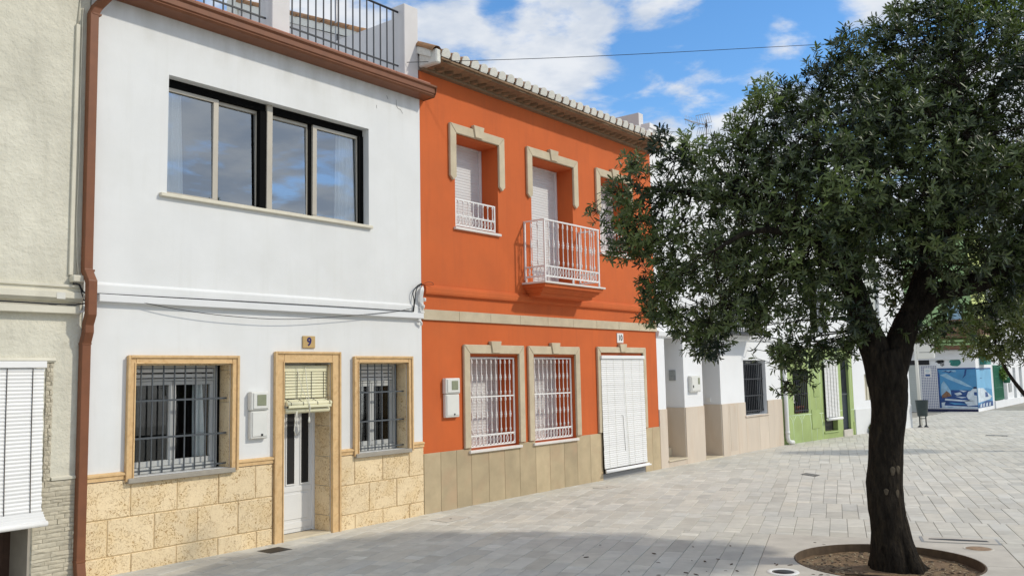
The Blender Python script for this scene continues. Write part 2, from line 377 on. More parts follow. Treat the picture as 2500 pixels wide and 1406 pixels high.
def glass_mat(name, base, refl_col=(1, 1, 1), rough=0.0, tint=(0.75, 0.8, 0.8)):
    m = bpy.data.materials.new(name); m.use_nodes = True
    nt = m.node_tree; nt.nodes.clear(); N, L = nt.nodes.new, nt.links.new
    out = N('ShaderNodeOutputMaterial'); ms = N('ShaderNodeMixShader')
    fr = N('ShaderNodeFresnel'); fr.inputs['IOR'].default_value = 1.5
    ad = N('ShaderNodeMath'); ad.operation = 'ADD'; ad.use_clamp = True; ad.inputs[1].default_value = base
    L(fr.outputs[0], ad.inputs[0])
    tr = N('ShaderNodeBsdfTransparent'); tr.inputs[0].default_value = (*tint, 1)
    gl = N('ShaderNodeBsdfGlossy'); gl.inputs['Roughness'].default_value = rough; gl.inputs['Color'].default_value = (*refl_col, 1)
    L(ad.outputs[0], ms.inputs[0]); L(tr.outputs[0], ms.inputs[1]); L(gl.outputs[0], ms.inputs[2]); L(ms.outputs[0], out.inputs[0])
    return m
M['glass'] = glass_mat('window_glass', 0.01, tint=(.93, .95, .95))
def clear_mat():
    m = bpy.data.materials.new('inner_glass'); m.use_nodes = True
    nt = m.node_tree; nt.nodes.clear(); o = nt.nodes.new('ShaderNodeOutputMaterial'); t = nt.nodes.new('ShaderNodeBsdfTransparent')
    t.inputs[0].default_value = (.96, .98, .98, 1); nt.links.new(t.outputs[0], o.inputs[0]); return m
M['inner_glass'] = clear_mat()
M['solar_glass'] = glass_mat('solar_glass', 0.33, (0.80, 0.86, 0.92), 0.0, (0.97, 0.98, 0.98))

streaks(M['white_render'], (.52, .51, .46), .12); streaks(M['orange_render'], (.37, .085, .028), .26); streaks(M['cream_render'], (.44, .42, .34), .30)

# ------------------------------------------------------------------ mesh helpers
class MB:
    def __init__(s): s.v, s.f, s.mi, s.sm = [], [], [], []
    def add(s, vs, fs, mi=0, smooth=False):
        o = len(s.v); s.v += [tuple(v) for v in vs]
        for f in fs:
            s.f.append([o + i for i in f]); s.mi.append(mi); s.sm.append(smooth)
        return s
    def box(s, x0, x1, y0, y1, z0, z1, mi=0):
        return s.add([(x0,y0,z0),(x1,y0,z0),(x1,y1,z0),(x0,y1,z0),(x0,y0,z1),(x1,y0,z1),(x1,y1,z1),(x0,y1,z1)],
                     [(0,3,2,1),(4,5,6,7),(0,1,5,4),(1,2,6,5),(2,3,7,6),(3,0,4,7)], mi)
    def quad(s, a, b, c, d, mi=0): return s.add([a,b,c,d], [(0,1,2,3)], mi)
    def prism_y(s, poly, y0, y1, mi=0):          # polygon of (x, z), extruded along y (y0 is the front)
        n = len(poly)
        vs = [(x, y0, z) for x, z in poly] + [(x, y1, z) for x, z in poly]
        fs = [tuple(range(n)), tuple(range(2*n-1, n-1, -1))]
        fs += [(i, n+i, n+(i+1) % n, (i+1) % n) for i in range(n)]
        return s.add(vs, fs, mi)
    def prism_x(s, poly, x0, x1, mi=0):          # polygon of (y, z), extruded along x
        n = len(poly)
        vs = [(x0, y, z) for y, z in poly] + [(x1, y, z) for y, z in poly]
        fs = [tuple(range(n)), tuple(range(2*n-1, n-1, -1))]
        fs += [(i, n+i, n+(i+1) % n, (i+1) % n) for i in range(n)]
        return s.add(vs, fs, mi)
    def prism_z(s, poly, z0, z1, mi=0):
        n = len(poly)
        vs = [(x, y, z0) for x, y in poly] + [(x, y, z1) for x, y in poly]
        fs = [tuple(range(n))[::-1], tuple(range(n, 2*n))]
        fs += [(i, (i+1) % n, n+(i+1) % n, n+i) for i in range(n)]
        return s.add(vs, fs, mi)
    def tube(s, pts, r, n=8, cap=True, mi=0, closed=False):
        pts = [Vector(p) for p in pts]
        rs = r if isinstance(r, (list, tuple)) else [r] * len(pts)
        up = Vector((0, 0, 1)); rings = []
        m = len(pts); prev = None
        for i, p in enumerate(pts):
            if closed: t = (pts[(i+1) % m] - pts[i-1]).normalized()
            else: t = (pts[min(i+1, m-1)] - pts[max(i-1, 0)]).normalized()
            a = prev if prev is not None else (t.cross(up) if abs(t.z) < 0.95 else t.cross(Vector((0, 1, 0))))
            a = (a - t * a.dot(t)).normalized(); prev = a
            b = t.cross(a)
            rings.append([p + (a * math.cos(k * 2 * math.pi / n) + b * math.sin(k * 2 * math.pi / n)) * rs[i] for k in range(n)])
        vs = [v for ring in rings for v in ring]; fs = []
        last = m if closed else m - 1
        for i in range(last):
            j = (i + 1) % m
            for k in range(n):
                fs.append((i*n+k, i*n+(k+1) % n, j*n+(k+1) % n, j*n+k))
        s.add(vs, fs, mi, True)
        if cap and not closed:
            o = len(s.v) - len(vs)
            s.f.append([o + k for k in range(n)][::-1]); s.mi.append(mi); s.sm.append(False)
            s.f.append([o + (m-1)*n + k for k in range(n)]); s.mi.append(mi); s.sm.append(False)
        return s
    def lathe(s, prof, n=8, c=(0, 0, 0), mi=0):   # profile of (r, z)
        vs, fs = [], []
        for r, z in prof:
            for k in range(n):
                a = 2 * math.pi * k / n
                vs.append((c[0] + r * math.cos(a), c[1] + r * math.sin(a), c[2] + z))
        for i in range(len(prof) - 1):
            for k in range(n):
                fs.append((i*n+k, i*n+(k+1) % n, (i+1)*n+(k+1) % n, (i+1)*n+k))
        fs.append(tuple(range(n))[::-1]); fs.append(tuple((len(prof)-1)*n + k for k in range(n)))
        return s.add(vs, fs, mi, True)
    def sweep_rect(s, pts, w, d, mi=0):           # rectangular pipe in the x direction w, in the yz bend plane d
        pts = [Vector(p) for p in pts]; vs, fs = [], []
        for i, p in enumerate(pts):
            t0 = (pts[i] - pts[i-1]).normalized() if i else (pts[1] - pts[0]).normalized()
            t1 = (pts[i+1] - pts[i]).normalized() if i < len(pts) - 1 else t0
            t = (t0 + t1).normalized()
            nrm = Vector((0, t.z, -t.y)).normalized() / max(0.5, t.dot(t0))
            for a, b in ((-1, -1), (1, -1), (1, 1), (-1, 1)):
                vs.append(p + Vector((a * w / 2, 0, 0)) + nrm * b * d / 2)
        for i in range(len(pts) - 1):
            for k in range(4):
                fs.append((i*4+k, i*4+(k+1) % 4, (i+1)*4+(k+1) % 4, (i+1)*4+k))
        fs.append((3, 2, 1, 0)); o = (len(pts)-1)*4; fs.append((o, o+1, o+2, o+3))
        return s.add(vs, fs, mi)
    def wall(s, x0, x1, z0, z1, ops, y=0.0, mi=0, rmi=None):   # a front face with openings (xa, xb, za, zb, depth) and their reveals
        rmi = mi if rmi is None else rmi
        xs = sorted({x0, x1, *[o[0] for o in ops], *[o[1] for o in ops]})
        zs = sorted({z0, z1, *[o[2] for o in ops], *[o[3] for o in ops]})
        for i in range(len(xs) - 1):
            for j in range(len(zs) - 1):
                mx, mz = (xs[i] + xs[i+1]) / 2, (zs[j] + zs[j+1]) / 2
                if any(o[0] < mx < o[1] and o[2] < mz < o[3] for o in ops): continue
                s.quad((xs[i], y, zs[j]), (xs[i+1], y, zs[j]), (xs[i+1], y, zs[j+1]), (xs[i], y, zs[j+1]), mi)
        for a, b, c, d, dp in ops:
            s.quad((a, y, c), (a, y, d), (a, y+dp, d), (a, y+dp, c), rmi)
            s.quad((b, y, d), (b, y, c), (b, y+dp, c), (b, y+dp, d), rmi)
            s.quad((a, y, d), (b, y, d), (b, y+dp, d), (a, y+dp, d), rmi)
            s.quad((b, y, c), (a, y, c), (a, y+dp, c), (b, y+dp, c), rmi)
        return s
    def room(s, a, b, c, d, y0, y1, mi=0):         # the inside of a room: a box with no front
        s.quad((a, y1, c), (b, y1, c), (b, y1, d), (a, y1, d), mi)
        s.quad((a, y0, c), (a, y1, c), (a, y1, d), (a, y0, d), mi)
        s.quad((b, y1, c), (b, y0, c), (b, y0, d), (b, y1, d), mi)
        s.quad((a, y0, d), (a, y1, d), (b, y1, d), (b, y0, d), mi)
        s.quad((a, y1, c), (a, y0, c), (b, y0, c), (b, y1, c), mi)
        return s
    def mesh(s, name, mats, off=(0, 0, 0), weld=False, bevel=0.0):
        me = bpy.data.meshes.new(name)
        ox, oy, oz = off
        me.from_pydata([(x-ox, y-oy, z-oz) for x, y, z in s.v], [], s.f)
        for m in (mats if isinstance(mats, (list, tuple)) else [mats]): me.materials.append(M[m] if isinstance(m, str) else m)
        if any(s.mi): me.polygons.foreach_set('material_index', s.mi)
        if any(s.sm): me.polygons.foreach_set('use_smooth', s.sm)
        if weld or bevel:
            bm = bmesh.new(); bm.from_mesh(me)
            bmesh.ops.remove_doubles(bm, verts=bm.verts, dist=0.0003)
            if bevel:
                ed = [e for e in bm.edges if len(e.link_faces) == 2 and e.calc_face_angle(0) > 0.6]
                bmesh.ops.bevel(bm, geom=ed, offset=bevel, segments=1, affect='EDGES', clamp_overlap=True)
            bm.to_mesh(me); bm.free()
        return me

OFF = {}
def tag(o, label=None, cat=None, group=None, kind=None):
    if label: o['label'] = label
    if cat: o['category'] = cat
    if group: o['group'] = group
    if kind: o['kind'] = kind
    return o
def link(name, data, parent=None, off=(0, 0, 0)):
    o = bpy.data.objects.new(name, data); COL.objects.link(o)
    if parent is not None:
        o.parent = parent; OFF[o.name] = OFF[parent.name]
    else:
        OFF[o.name] = Vector(off)
    return o
def thing(name, label, cat, loc, rz=0.0, group=None, local=False):
    o = link(name, None, None, (0, 0, 0) if local else loc)
    o.location = loc; o.rotation_euler.z = rz; o.empty_display_size = 0.2
    return tag(o, label, cat, group)
def build(name, mb, mats, parent=None, weld=False, bevel=0.0, kind=None, label=None):
    o = link(name, None if parent is None else mb.mesh(name, mats, OFF[parent.name], weld, bevel), parent) if parent is not None else None
    if kind: o['kind'] = kind
    if label: o['label'] = label
    return o
def solo(name, mb, mats, loc, label, cat, group=None, bevel=0.0, kind=None):      # a thing that is one mesh
    o = link(name, mb.mesh(name, mats, loc, False, bevel), None, loc)
    o.location = loc
    return tag(o, label, cat, group, kind)
def inst(name, me, parent, loc, rot=(0, 0, 0), scale=None):     # a part sharing its mesh with alike parts
    o = bpy.data.objects.new(name, me); COL.objects.link(o); o.parent = parent
    o.location = Vector(loc) - OFF[parent.name]; o.rotation_euler = rot
    if scale: o.scale = scale
    OFF[o.name] = OFF[parent.name]
    return o
def text(name, body, size, loc, parent, m, rot=(R(90), 0, 0), extrude=0.002, bold=0.0):
    c = bpy.data.curves.new(name, 'FONT'); c.body = body; c.size = size; c.extrude = extrude
    c.align_x = 'CENTER'; c.align_y = 'CENTER'; c.offset = bold; c.resolution_u = 4
    tmp = bpy.data.objects.new('tmp', c); COL.objects.link(tmp)
    me = bpy.data.meshes.new_from_object(tmp.evaluated_get(bpy.context.evaluated_depsgraph_get()))
    bpy.data.objects.remove(tmp); me.name = name; me.materials.clear(); me.materials.append(M[m])
    return inst(name, me, parent, loc, rot)

def shell(mb, x0, x1, z1, depth=7.0, y=0.0, mi=0, top=True):     # the sides, back and flat top that close a house behind its front
    mb.quad((x0, depth, -.05), (x0, y, -.05), (x0, y, z1), (x0, depth, z1), mi)
    mb.quad((x1, y, -.05), (x1, depth, -.05), (x1, depth, z1), (x1, y, z1), mi)
    mb.quad((x1, depth, -.05), (x0, depth, -.05), (x0, depth, z1), (x1, depth, z1), mi)
    if top: mb.quad((x0, y, z1), (x1, y, z1), (x1, depth, z1), (x0, depth, z1), mi)
    return mb
def slats(parent, name, m, x0, x1, y, z0, z1, pitch, thick=0.012, cover=0.86, jitter=0.0, tilt=0.0):
    h = pitch * cover; w = x1 - x0
    mb = MB()
    prof = [(-thick * .3, -h/2), (-thick, -h*.25), (-thick, h*.25), (-thick * .3, h/2), (0.0, h/2), (0.0, -h/2)]
    mb.prism_x(prof, -w/2, w/2)
    me = mb.mesh(name, m); n = int(round((z1 - z0) / pitch))
    for i in range(n):
        inst(name, me, parent, ((x0 + x1) / 2 + random.uniform(-jitter, jitter), y, z0 + (i + .5) * (z1 - z0) / n),
             (tilt + random.uniform(-jitter, jitter) * 4, random.uniform(-jitter, jitter) * .25, 0))
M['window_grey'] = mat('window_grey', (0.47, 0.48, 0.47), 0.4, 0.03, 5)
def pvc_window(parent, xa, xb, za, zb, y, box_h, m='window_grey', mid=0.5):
    """a two-leaf casement with the lowered edge of its roller shutter"""
    f = MB(); t = 0.036
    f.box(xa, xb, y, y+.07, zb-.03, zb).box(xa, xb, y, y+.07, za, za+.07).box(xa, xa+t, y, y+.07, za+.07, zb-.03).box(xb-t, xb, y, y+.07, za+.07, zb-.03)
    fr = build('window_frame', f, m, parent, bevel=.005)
    zt = zb - .03 - box_h
    if box_h:
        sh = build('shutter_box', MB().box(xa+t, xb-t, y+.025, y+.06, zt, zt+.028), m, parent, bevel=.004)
        slats(sh, 'slat', M['shutter_white'], xa+t+.002, xb-t-.002, y+.045, zt+.03, zb-.03, .05, .010, .9)
    xm = xa + (xb - xa) * mid
    for p, q in ((xa+t, xm), (xm, xb-t)):
        s = MB(); w = .047; y1 = y + .03
        s.box(p+.004, q-.002, y1, y1+.05, zt-w, zt-.003).box(p+.004, q-.002, y1, y1+.05, za+.072, za+.072+w+.02)
        s.box(p+.004, p+w, y1, y1+.05, za+.092+w, zt-w).box(q-w, q-.002, y1, y1+.05, za+.092+w, zt-w)
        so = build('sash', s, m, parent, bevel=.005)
        build('pane', MB().box(p+w-.005, q-w+.005, y1+.022, y1+.028, za+.09+w, zt-w+.005), 'glass', so)
    ro = MB().room(xa-.25, xb+.25, za-.2, zb+.1, y+.09, y+1.6)
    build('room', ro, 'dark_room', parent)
    return fr
def curtain(parent, x0, x1, y, z0, z1, name='curtain', taper=0.0, waves=7, amp=.022):
    mb = MB(); n = 60; vs = []
    for j, z in enumerate((z0, (z0+z1)/2, z1)):
        for i in range(n + 1):
            u = i / n; f = j / 2
            xx = x0 + (x1 - x0) * u * (1 - taper * f) if taper >= 0 else x1 - (x1 - x0) * (1-u) * (1 + taper * f)
            vs.append((xx, y + amp * math.sin(u * waves * 6.283 + .6 * j) + amp * .4 * math.sin(u * 31), z))
    b = [(v[0], v[1] + .004, v[2]) for v in vs]; nn = len(vs)
    fs = []
    for j in range(2):
        for i in range(n):
            a = j*(n+1)+i; fs.append((a, a+1, a+n+2, a+n+1)); fs.append((nn+a, nn+a+n+1, nn+a+n+2, nn+a+1))
    mb.add(vs + b, fs, 0, True)
    return build(name, mb, 'curtain', parent)
def meter_box(x, z0, z1, w, label, kind=0):
    t = thing('meter_box', label, 'meter box', (x, 0, z0)); h = z1 - z0; zm = z0 + h * .60; d = .085
    build('casing', MB().box(x-w/2+.01, x+w/2-.004, -d*.8, -.001, z0, zm-.004).box(x-w/2, x+w/2, -d, -.0012, zm, z1), 'meter_white', t, bevel=.012)
    build('cover', MB().box(x-w/2+.03, x+w/2-.018, -d-.012, -d+.001, zm+.02, z1-.018), 'meter_white', t, bevel=.008)
    build('lower_cover', MB().box(x-w/2+.03, x+w/2-.02, -d*.8-.01, -d*.8+.001, z0+.03, zm-.02), 'meter_white', t, bevel=.008)
    build('window', MB().box(x-w*.14 if kind else x-w*.20, x+w*.30, -d-.018, -d-.0125, zm+h*.10, z1-h*.07), 'meter_glass', t, bevel=.003)
    build('lock', MB().box(x+.02, x+.05, -d*.8-.014, -d*.8-.0105, z0+.035, z0+.062), 'black', t)
    return t

# ================================================================== ground
PA = R(18.6); CA, SA = math.cos(PA), math.sin(PA)
def pv2w(a, b): return (a*CA - b*SA, a*SA + b*CA)
def w2pv(x, y): return (x*CA + y*SA, -x*SA + y*CA)
PIT = (10.22, -6.71); PIT_R = .965
PAD = (6.15, 8.94, -10.94, -8.30)            # the planter surround, in paving coordinates
def sheet(x0, x1, y0, y1, z):          # a sheet with a hole where the planter surround sits
    inner = [pv2w(*q) for q in ((PAD[0]+.01, PAD[2]+.01), (PAD[1]-.01, PAD[2]+.01), (PAD[1]-.01, PAD[3]-.01), (PAD[0]+.01, PAD[3]-.01))]
    outer = [(x0, y0), (x1, y0), (x1, y1), (x0, y1)]
    vs = [(*p, z) for p in outer] + [(*p, z) for p in inner] + [(*p, z - .4) for p in inner]
    return MB().add(vs, [(0, 1, 5, 4), (1, 2, 6, 5), (2, 3, 7, 6), (3, 0, 4, 7), (4, 5, 9, 8), (5, 6, 10, 9), (6, 7, 11, 10), (7, 4, 8, 11)])
ground = tag(solo('ground', sheet(-900, 1200, -1100, 1100, -.016), 'ground_far', (0, 0, 0), None, None), kind='structure')
pavement = tag(solo('pavement', sheet(-12, 62, -30, 8, -.010), 'grout', (0, 0, 0), None, None), kind='structure')

def make_paving():
    pieces = []
    a0, b_top, b_bot = -8.0, -8.30 + 60 * .22, -8.30 - 110 * .22
    cuts = [a0]
    while cuts[-1] < 60: cuts.append(cuts[-1] + random.uniform(1.1, 2.2))
    for q in (PAD[0], PAD[1]): cuts[min(range(len(cuts)), key=lambda i: abs(cuts[i] - q))] = q
    for ca, ce in zip(cuts, cuts[1:]):
        W = random.choice((.22, .22, .22, .24, .20)); sh = random.uniform(0, W)
        rows = []
        if ca < PAD[1] - .01 and ce > PAD[0] + .01:
            W = .22
            y = PAD[3]
            while y < b_top: rows.append((y, y + W)); y += W
            y = PAD[2]
            while y > b_bot: rows.append((y - W, y)); y -= W
        else:
            y = b_bot + sh
            while y < b_top: rows.append((y, y + W)); y += W
        for b0, b1 in rows:
            a = ca
            while a < ce - .005:
                L = random.choices((.15, .18, .30, .45, .60, .75), (2, 3, 3, 4, 4, 2))[0]
                e = a + L
                if ce - e < .12: e = ce
                x, y = pv2w((a+e)/2, (b0+b1)/2)
                rel = Vector((x, y, 0)) - CAM; dz = rel.dot(_F)
                if y < .35 and -9 < y and dz > 4 and x < 47:
                    u = rel.dot(_R) / dz * 2150; v = -rel.dot(_U) / dz * 2150
                    if abs(u) < 1500 and v < 1100:
                        infr = abs(u) < 1235 and v < 690 and y < -.05
                        pieces.append((a, e, b0, b1, dz, infr, (e-a) / dz ** 3))
                a = e
    pieces.sort(key=lambda p: -p[6] if p[5] else 0)
    g = .0026
    def tone(light):
        t = random.gauss(1.0, .058)
        if light: t += .08
        w = random.gauss(0, .008)
        return (t * (1 + w), t, t * (1 - w * 1.5), 1)
    def geo(x0, x1, y0, y1):
        h = random.uniform(-.0022, .0012); tl = [h + random.uniform(-.0008, .0008) for _ in range(4)]
        c = .004
        vs = [(x0, y0, -.0095), (x1, y0, -.0095), (x1, y1, -.0095), (x0, y1, -.0095),
              (x0, y0, tl[0]-.004), (x1, y0, tl[1]-.004), (x1, y1, tl[2]-.004), (x0, y1, tl[3]-.004),
              (x0+c, y0+c, tl[0]), (x1-c, y0+c, tl[1]), (x1-c, y1-c, tl[2]), (x0+c, y1-c, tl[3])]
        fs = [(0,1,5,4), (1,2,6,5), (2,3,7,6), (3,0,4,7), (4,5,9,8), (5,6,10,9), (6,7,11,10), (7,4,8,11), (8,9,10,11)]
        return vs, fs
    near, far = pieces[:300], pieces[300:]
    for a, e, b0, b1, *_r in near:
        cx_, cy_ = pv2w((a+e)/2, (b0+b1)/2); L = e - a; W = b1 - b0
        vs, fs = geo(-L/2+g, L/2-g, -W/2+g, W/2-g)
        me = MB().add(vs, fs).mesh('paving_stone', 'paver')
        ca = me.color_attributes.new('tone', 'FLOAT_COLOR', 'POINT'); t = tone(L < .2)
        ca.data.foreach_set('color', list(t) * len(vs))
        inst('paving_stone', me, pavement, (cx_, cy_, 0), (0, 0, PA))
    V, F_, T = [], [], []
    for a, e, b0, b1, *_r in far:
        vs, fs = geo(a+g, e-g, b0+g, b1-g); o = len(V)
        V += [(*pv2w(x, y), z) for x, y, z in vs]; F_ += [tuple(o+i for i in f) for f in fs]; T += list(tone(e - a < .2)) * len(vs)
    me = bpy.data.meshes.new('paving_stones'); me.from_pydata(V, [], F_); me.materials.append(M['paver'])
    ca = me.color_attributes.new('tone', 'FLOAT_COLOR', 'POINT'); ca.data.foreach_set('color', T)
    tag(inst('paving_stones', me, pavement, (0, 0, 0)), kind='stuff')
make_paving()

# the planter surround: four concrete slabs round a round hole
surround = tag(solo('planter_surround', MB().prism_z([pv2w(*q) for q in ((PAD[0]+.02, PAD[2]+.02), (PAD[1]-.02, PAD[2]+.02), (PAD[1]-.02, PAD[3]-.02), (PAD[0]+.02, PAD[3]-.02))], -.46, -.20), 'grout', (0, 0, 0), None, None), kind='structure')
def pad_slabs():
    ca, cb = w2pv(*PIT)
    for sa, sb, ea, eb in ((1, 1, PAD[1], PAD[3]), (-1, 1, PAD[0], PAD[3]), (-1, -1, PAD[0], PAD[2]), (1, -1, PAD[1], PAD[2])):
        g = .004; n = 22
        arc = []
        for i in range(n + 1):
            th = (math.pi/2) * i / n
            arc.append((ca + sa * max(PIT_R * math.cos(th), g), cb + sb * max(PIT_R * math.sin(th), g)))
        outer = [(ca + sa * g, eb - sb * g), (ea - sa * g, eb - sb * g), (ea - sa * g, cb + sb * g)]
        poly = arc + outer
        if sa * sb < 0: poly = poly[::-1]
        build('slab', MB().prism_z([pv2w(*q) for q in poly], -.22, .001), 'concrete', surround, bevel=.005)
pad_slabs()
def ring(r0, r1, z0, z1, n=64):
    vs = []
    for r, z in ((r0, z0), (r0, z1), (r1, z1), (r1, z0)):
        vs += [(PIT[0] + r*math.cos(2*math.pi*k/n), PIT[1] + r*math.sin(2*math.pi*k/n), z) for k in range(n)]
    return MB().add(vs, [(i*n+k, i*n+(k+1) % n, ((i+1) % 4)*n+(k+1) % n, ((i+1) % 4)*n+k) for i in range(4) for k in range(n)])
M['pit_edge'] = mat('pit_edge', (0.11, 0.075, 0.045), 0.8, 0.25, 8, 0.3, 50, 0.004)
build('edging', ring(PIT_R-.014, PIT_R-.0008, -.2, .006), 'pit_edge', surround)
def soil_mesh():
    n = 44; vs, fs = [(PIT[0], PIT[1], -.06)], []
    for i in range(1, 9):
        r = (PIT_R - .016) * i / 8
        for k in range(n):
            a = 2 * math.pi * k / n; x, y = PIT[0] + r * math.cos(a), PIT[1] + r * math.sin(a)
            vs.append((x, y, -.082 + .026 * noise.noise(Vector((x*2.6, y*2.6, 1))) + .012 * noise.noise(Vector((x*9, y*9, 4)))))
    for k in range(n): fs.append((0, 1 + k, 1 + (k+1) % n))
    for i in range(7):
        for k in range(n): fs.append((1+i*n+k, 1+(i+1)*n+k, 1+(i+1)*n+(k+1) % n, 1+i*n+(k+1) % n))
    return MB().add(vs, fs, 0, True)
soil = tag(solo('soil', soil_mesh(), 'soil', (0, 0, 0), None, None), kind='structure')
def litter(name, m, n, spots, size, z):
    mb = MB()
    for _ in range(n):
        x, y = spots()
        a = random.uniform(0, 6.28); l = random.uniform(*size); w = l * random.uniform(.15, .4); h = w * .35
        c, s_ = math.cos(a), math.sin(a); zz = z(x, y)
        pts = [(-l/2, 0), (0, -w/2), (l/2, 0), (0, w/2)]
        b = [(x + p*c - q*s_, y + p*s_ + q*c, zz) for p, q in pts]; t = [(x + p*.7*c - q*.7*s_, y + p*.7*s_ + q*.7*c, zz + h) for p, q in pts]
        mb.add(b + t, [(3,2,1,0), (4,5,6,7), (0,1,5,4), (1,2,6,5), (2,3,7,6), (3,0,4,7)])
    return tag(solo(name, mb, m, (0, 0, 0), None, None), kind='stuff')
def in_pit():
    r = PIT_R * .93 * math.sqrt(random.uniform(.15, 1)); a = random.uniform(0, 6.28); return PIT[0] + r*math.cos(a), PIT[1] + r*math.sin(a)
sz = lambda x, y: -.079 + .026 * noise.noise(Vector((x*2.6, y*2.6, 1)))
litter('leaf_litter', 'litter', 520, in_pit, (.015, .06), sz)
litter('dark_litter', 'litter_dark', 420, in_pit, (.02, .07), sz)
def on_pave():
    while True:
        a, b = random.gauss(6.6, 1.2), random.gauss(-8.6, .9); x, y = pv2w(a, b)
        if (Vector((x, y)) - Vector(PIT)).length > PIT_R + .03: return x, y
litter('fallen_leaves', 'litter_dark', 60, on_pave, (.03, .09), lambda x, y: .002)

# things set into the ground
def ring_light(x, y):
    t = thing('ground_light', 'round ground light with a white rim set in the concrete left of the tree pit', 'ground light', (x, y, 0))
    n = 32; vs = []
    for r, z in ((.165, .0015), (.160, .008), (.120, .008), (.112, .002)):
        vs += [(x + r*math.cos(2*math.pi*k/n), y + r*math.sin(2*math.pi*k/n), z) for k in range(n)]
    fs = [(i*n+k, i*n+(k+1) % n, (i+1)*n+(k+1) % n, (i+1)*n+k) for i in range(3) for k in range(n)]
    build('rim', MB().add(vs, fs, 0, True), 'plate_white', t)
    build('lens', MB().lathe([(.118, -.02), (.118, .0025)], 28, (x, y, 0)), 'black', t)
ring_light(9.11, -5.985)
def lid(x, y):
    t = thing('manhole_cover', 'round rust stained lid set in the concrete right of the tree trunk', 'manhole lid', (x, y, 0))
    build('plate', MB().lathe([(.135, -.02), (.135, .003), (.128, .005)], 28, (x, y, 0)), 'rust', t)
    n = 32; vs = []
    for r, z in ((.165, .0015), (.160, .006), (.143, .006), (.138, .002)):
        vs += [(x + r*math.cos(2*math.pi*k/n), y + r*math.sin(2*math.pi*k/n), z) for k in range(n)]
    fs = [(i*n+k, i*n+(k+1) % n, (i+1)*n+(k+1) % n, (i+1)*n+k) for i in range(3) for k in range(n)]
    build('rim', MB().add(vs, fs, 0, True), 'concrete', t)
lid(11.47, -7.37)
def flat_lid(name, pts, label, cat, m, knob=True, frame=None):
    c = (sum(p[0] for p in pts)/4, sum(p[1] for p in pts)/4)
    t = thing(name, label, cat, (*c, 0))
    build('plate', MB().prism_z(pts, -.02, .003), m, t)
    if frame:
        big = [(c[0] + (p[0]-c[0])*1.07, c[1] + (p[1]-c[1])*1.07) for p in pts]
        build('frame', MB().prism_z(big, -.02, .0016), frame, t)
    if knob: build('keyhole', MB().lathe([(.02, .001), (.02, .0048)], 10, (*c, 0)), 'black', t)
    return t
flat_lid('access_cover', [(6.70, -.53), (7.02, -.53), (7.02, -.25), (6.70, -.25)], 'dark iron cover in the paving below the door with the rolled blind', 'access cover', 'cast_iron', False)
flat_lid('access_cover', [(9.55, -.80), (10.05, -.80), (10.05, -.48), (9.55, -.48)], 'pale stone cover in the paving at the corner of the white and orange houses', 'access cover', 'concrete', True, 'grout')
flat_lid('access_cover', [(13.8, -.83), (14.25, -.83), (14.25, -.52), (13.8, -.52)], 'pale stone cover in the paving left of the orange house door', 'access cover', 'concrete', True, 'grout')
def grate(pts, label, nbar, m='cast_iron'):
    c = (sum(p[0] for p in pts)/4, sum(p[1] for p in pts)/4)
    t = thing('drain_grate', label, 'drain grate', (*c, 0))
    P = [Vector((p[0], p[1], 0)) for p in pts]
    build('frame', MB().prism_z(pts, -.02, .0022), m, t)
    for i in range(nbar):
        f0, f1 = (i + .25) / nbar, (i + .75) / nbar
        q = [P[0].lerp(P[1], f0), P[0].lerp(P[1], f1), P[3].lerp(P[2], f1), P[3].lerp(P[2], f0)]
        cc = sum(q, Vector()) / 4; q = [cc + (v - cc) * .86 for v in q]
        build('bar', MB().prism_z([(v.x, v.y) for v in q], .0024, .008), 'galv', t)
    return t
ga = [pv2w(*q) for q in ((8.81, -10.93), (9.18, -10.93), (9.18, -10.07), (8.81, -10.07))]
t = thing('drain_cover', 'long pale metal cover in a frame behind the tree trunk on the right', 'drain cover', (11.9, -7.1, 0))
build('frame', MB().prism_z(ga, -.02, .0045), 'galv', t)
gc = Vector((sum(p[0] for p in ga)/4, sum(p[1] for p in ga)/4))
build('plate', MB().prism_z([tuple(gc + (Vector(p)-gc)*.93) for p in ga], .0047, .008), 'concrete', t)
build('scuffed_strip', MB().prism_z([tuple(gc + Vector(pv2w(x, y))) for x, y in ((-.05, -.32), (.03, -.3), (.06, .05), (.04, .33), (-.02, .34), (-.06, 0))], .0082, .0092), 'cast_iron', t)
grate([(17.42, -3.33), (17.70, -3.33), (17.95, -2.95), (17.66, -2.95)], 'small dark drain grate in the open paving left of the tree trunk', 6)
grate([(29.9, -4.6), (30.2, -4.6), (30.2, -4.0), (29.9, -4.0)], 'far drain grate in the paving at the right edge of the square', 4)
solo('twig', MB().tube([(9.62, -6.45, -.06), (9.68, -6.75, -.045), (9.70, -7.05, -.045), (9.62, -7.35, -.06)], .010, 6), 'litter_dark', (9.65, -6.9, -.1), 'dark bent twig lying on the soil left of the trunk', 'twig')

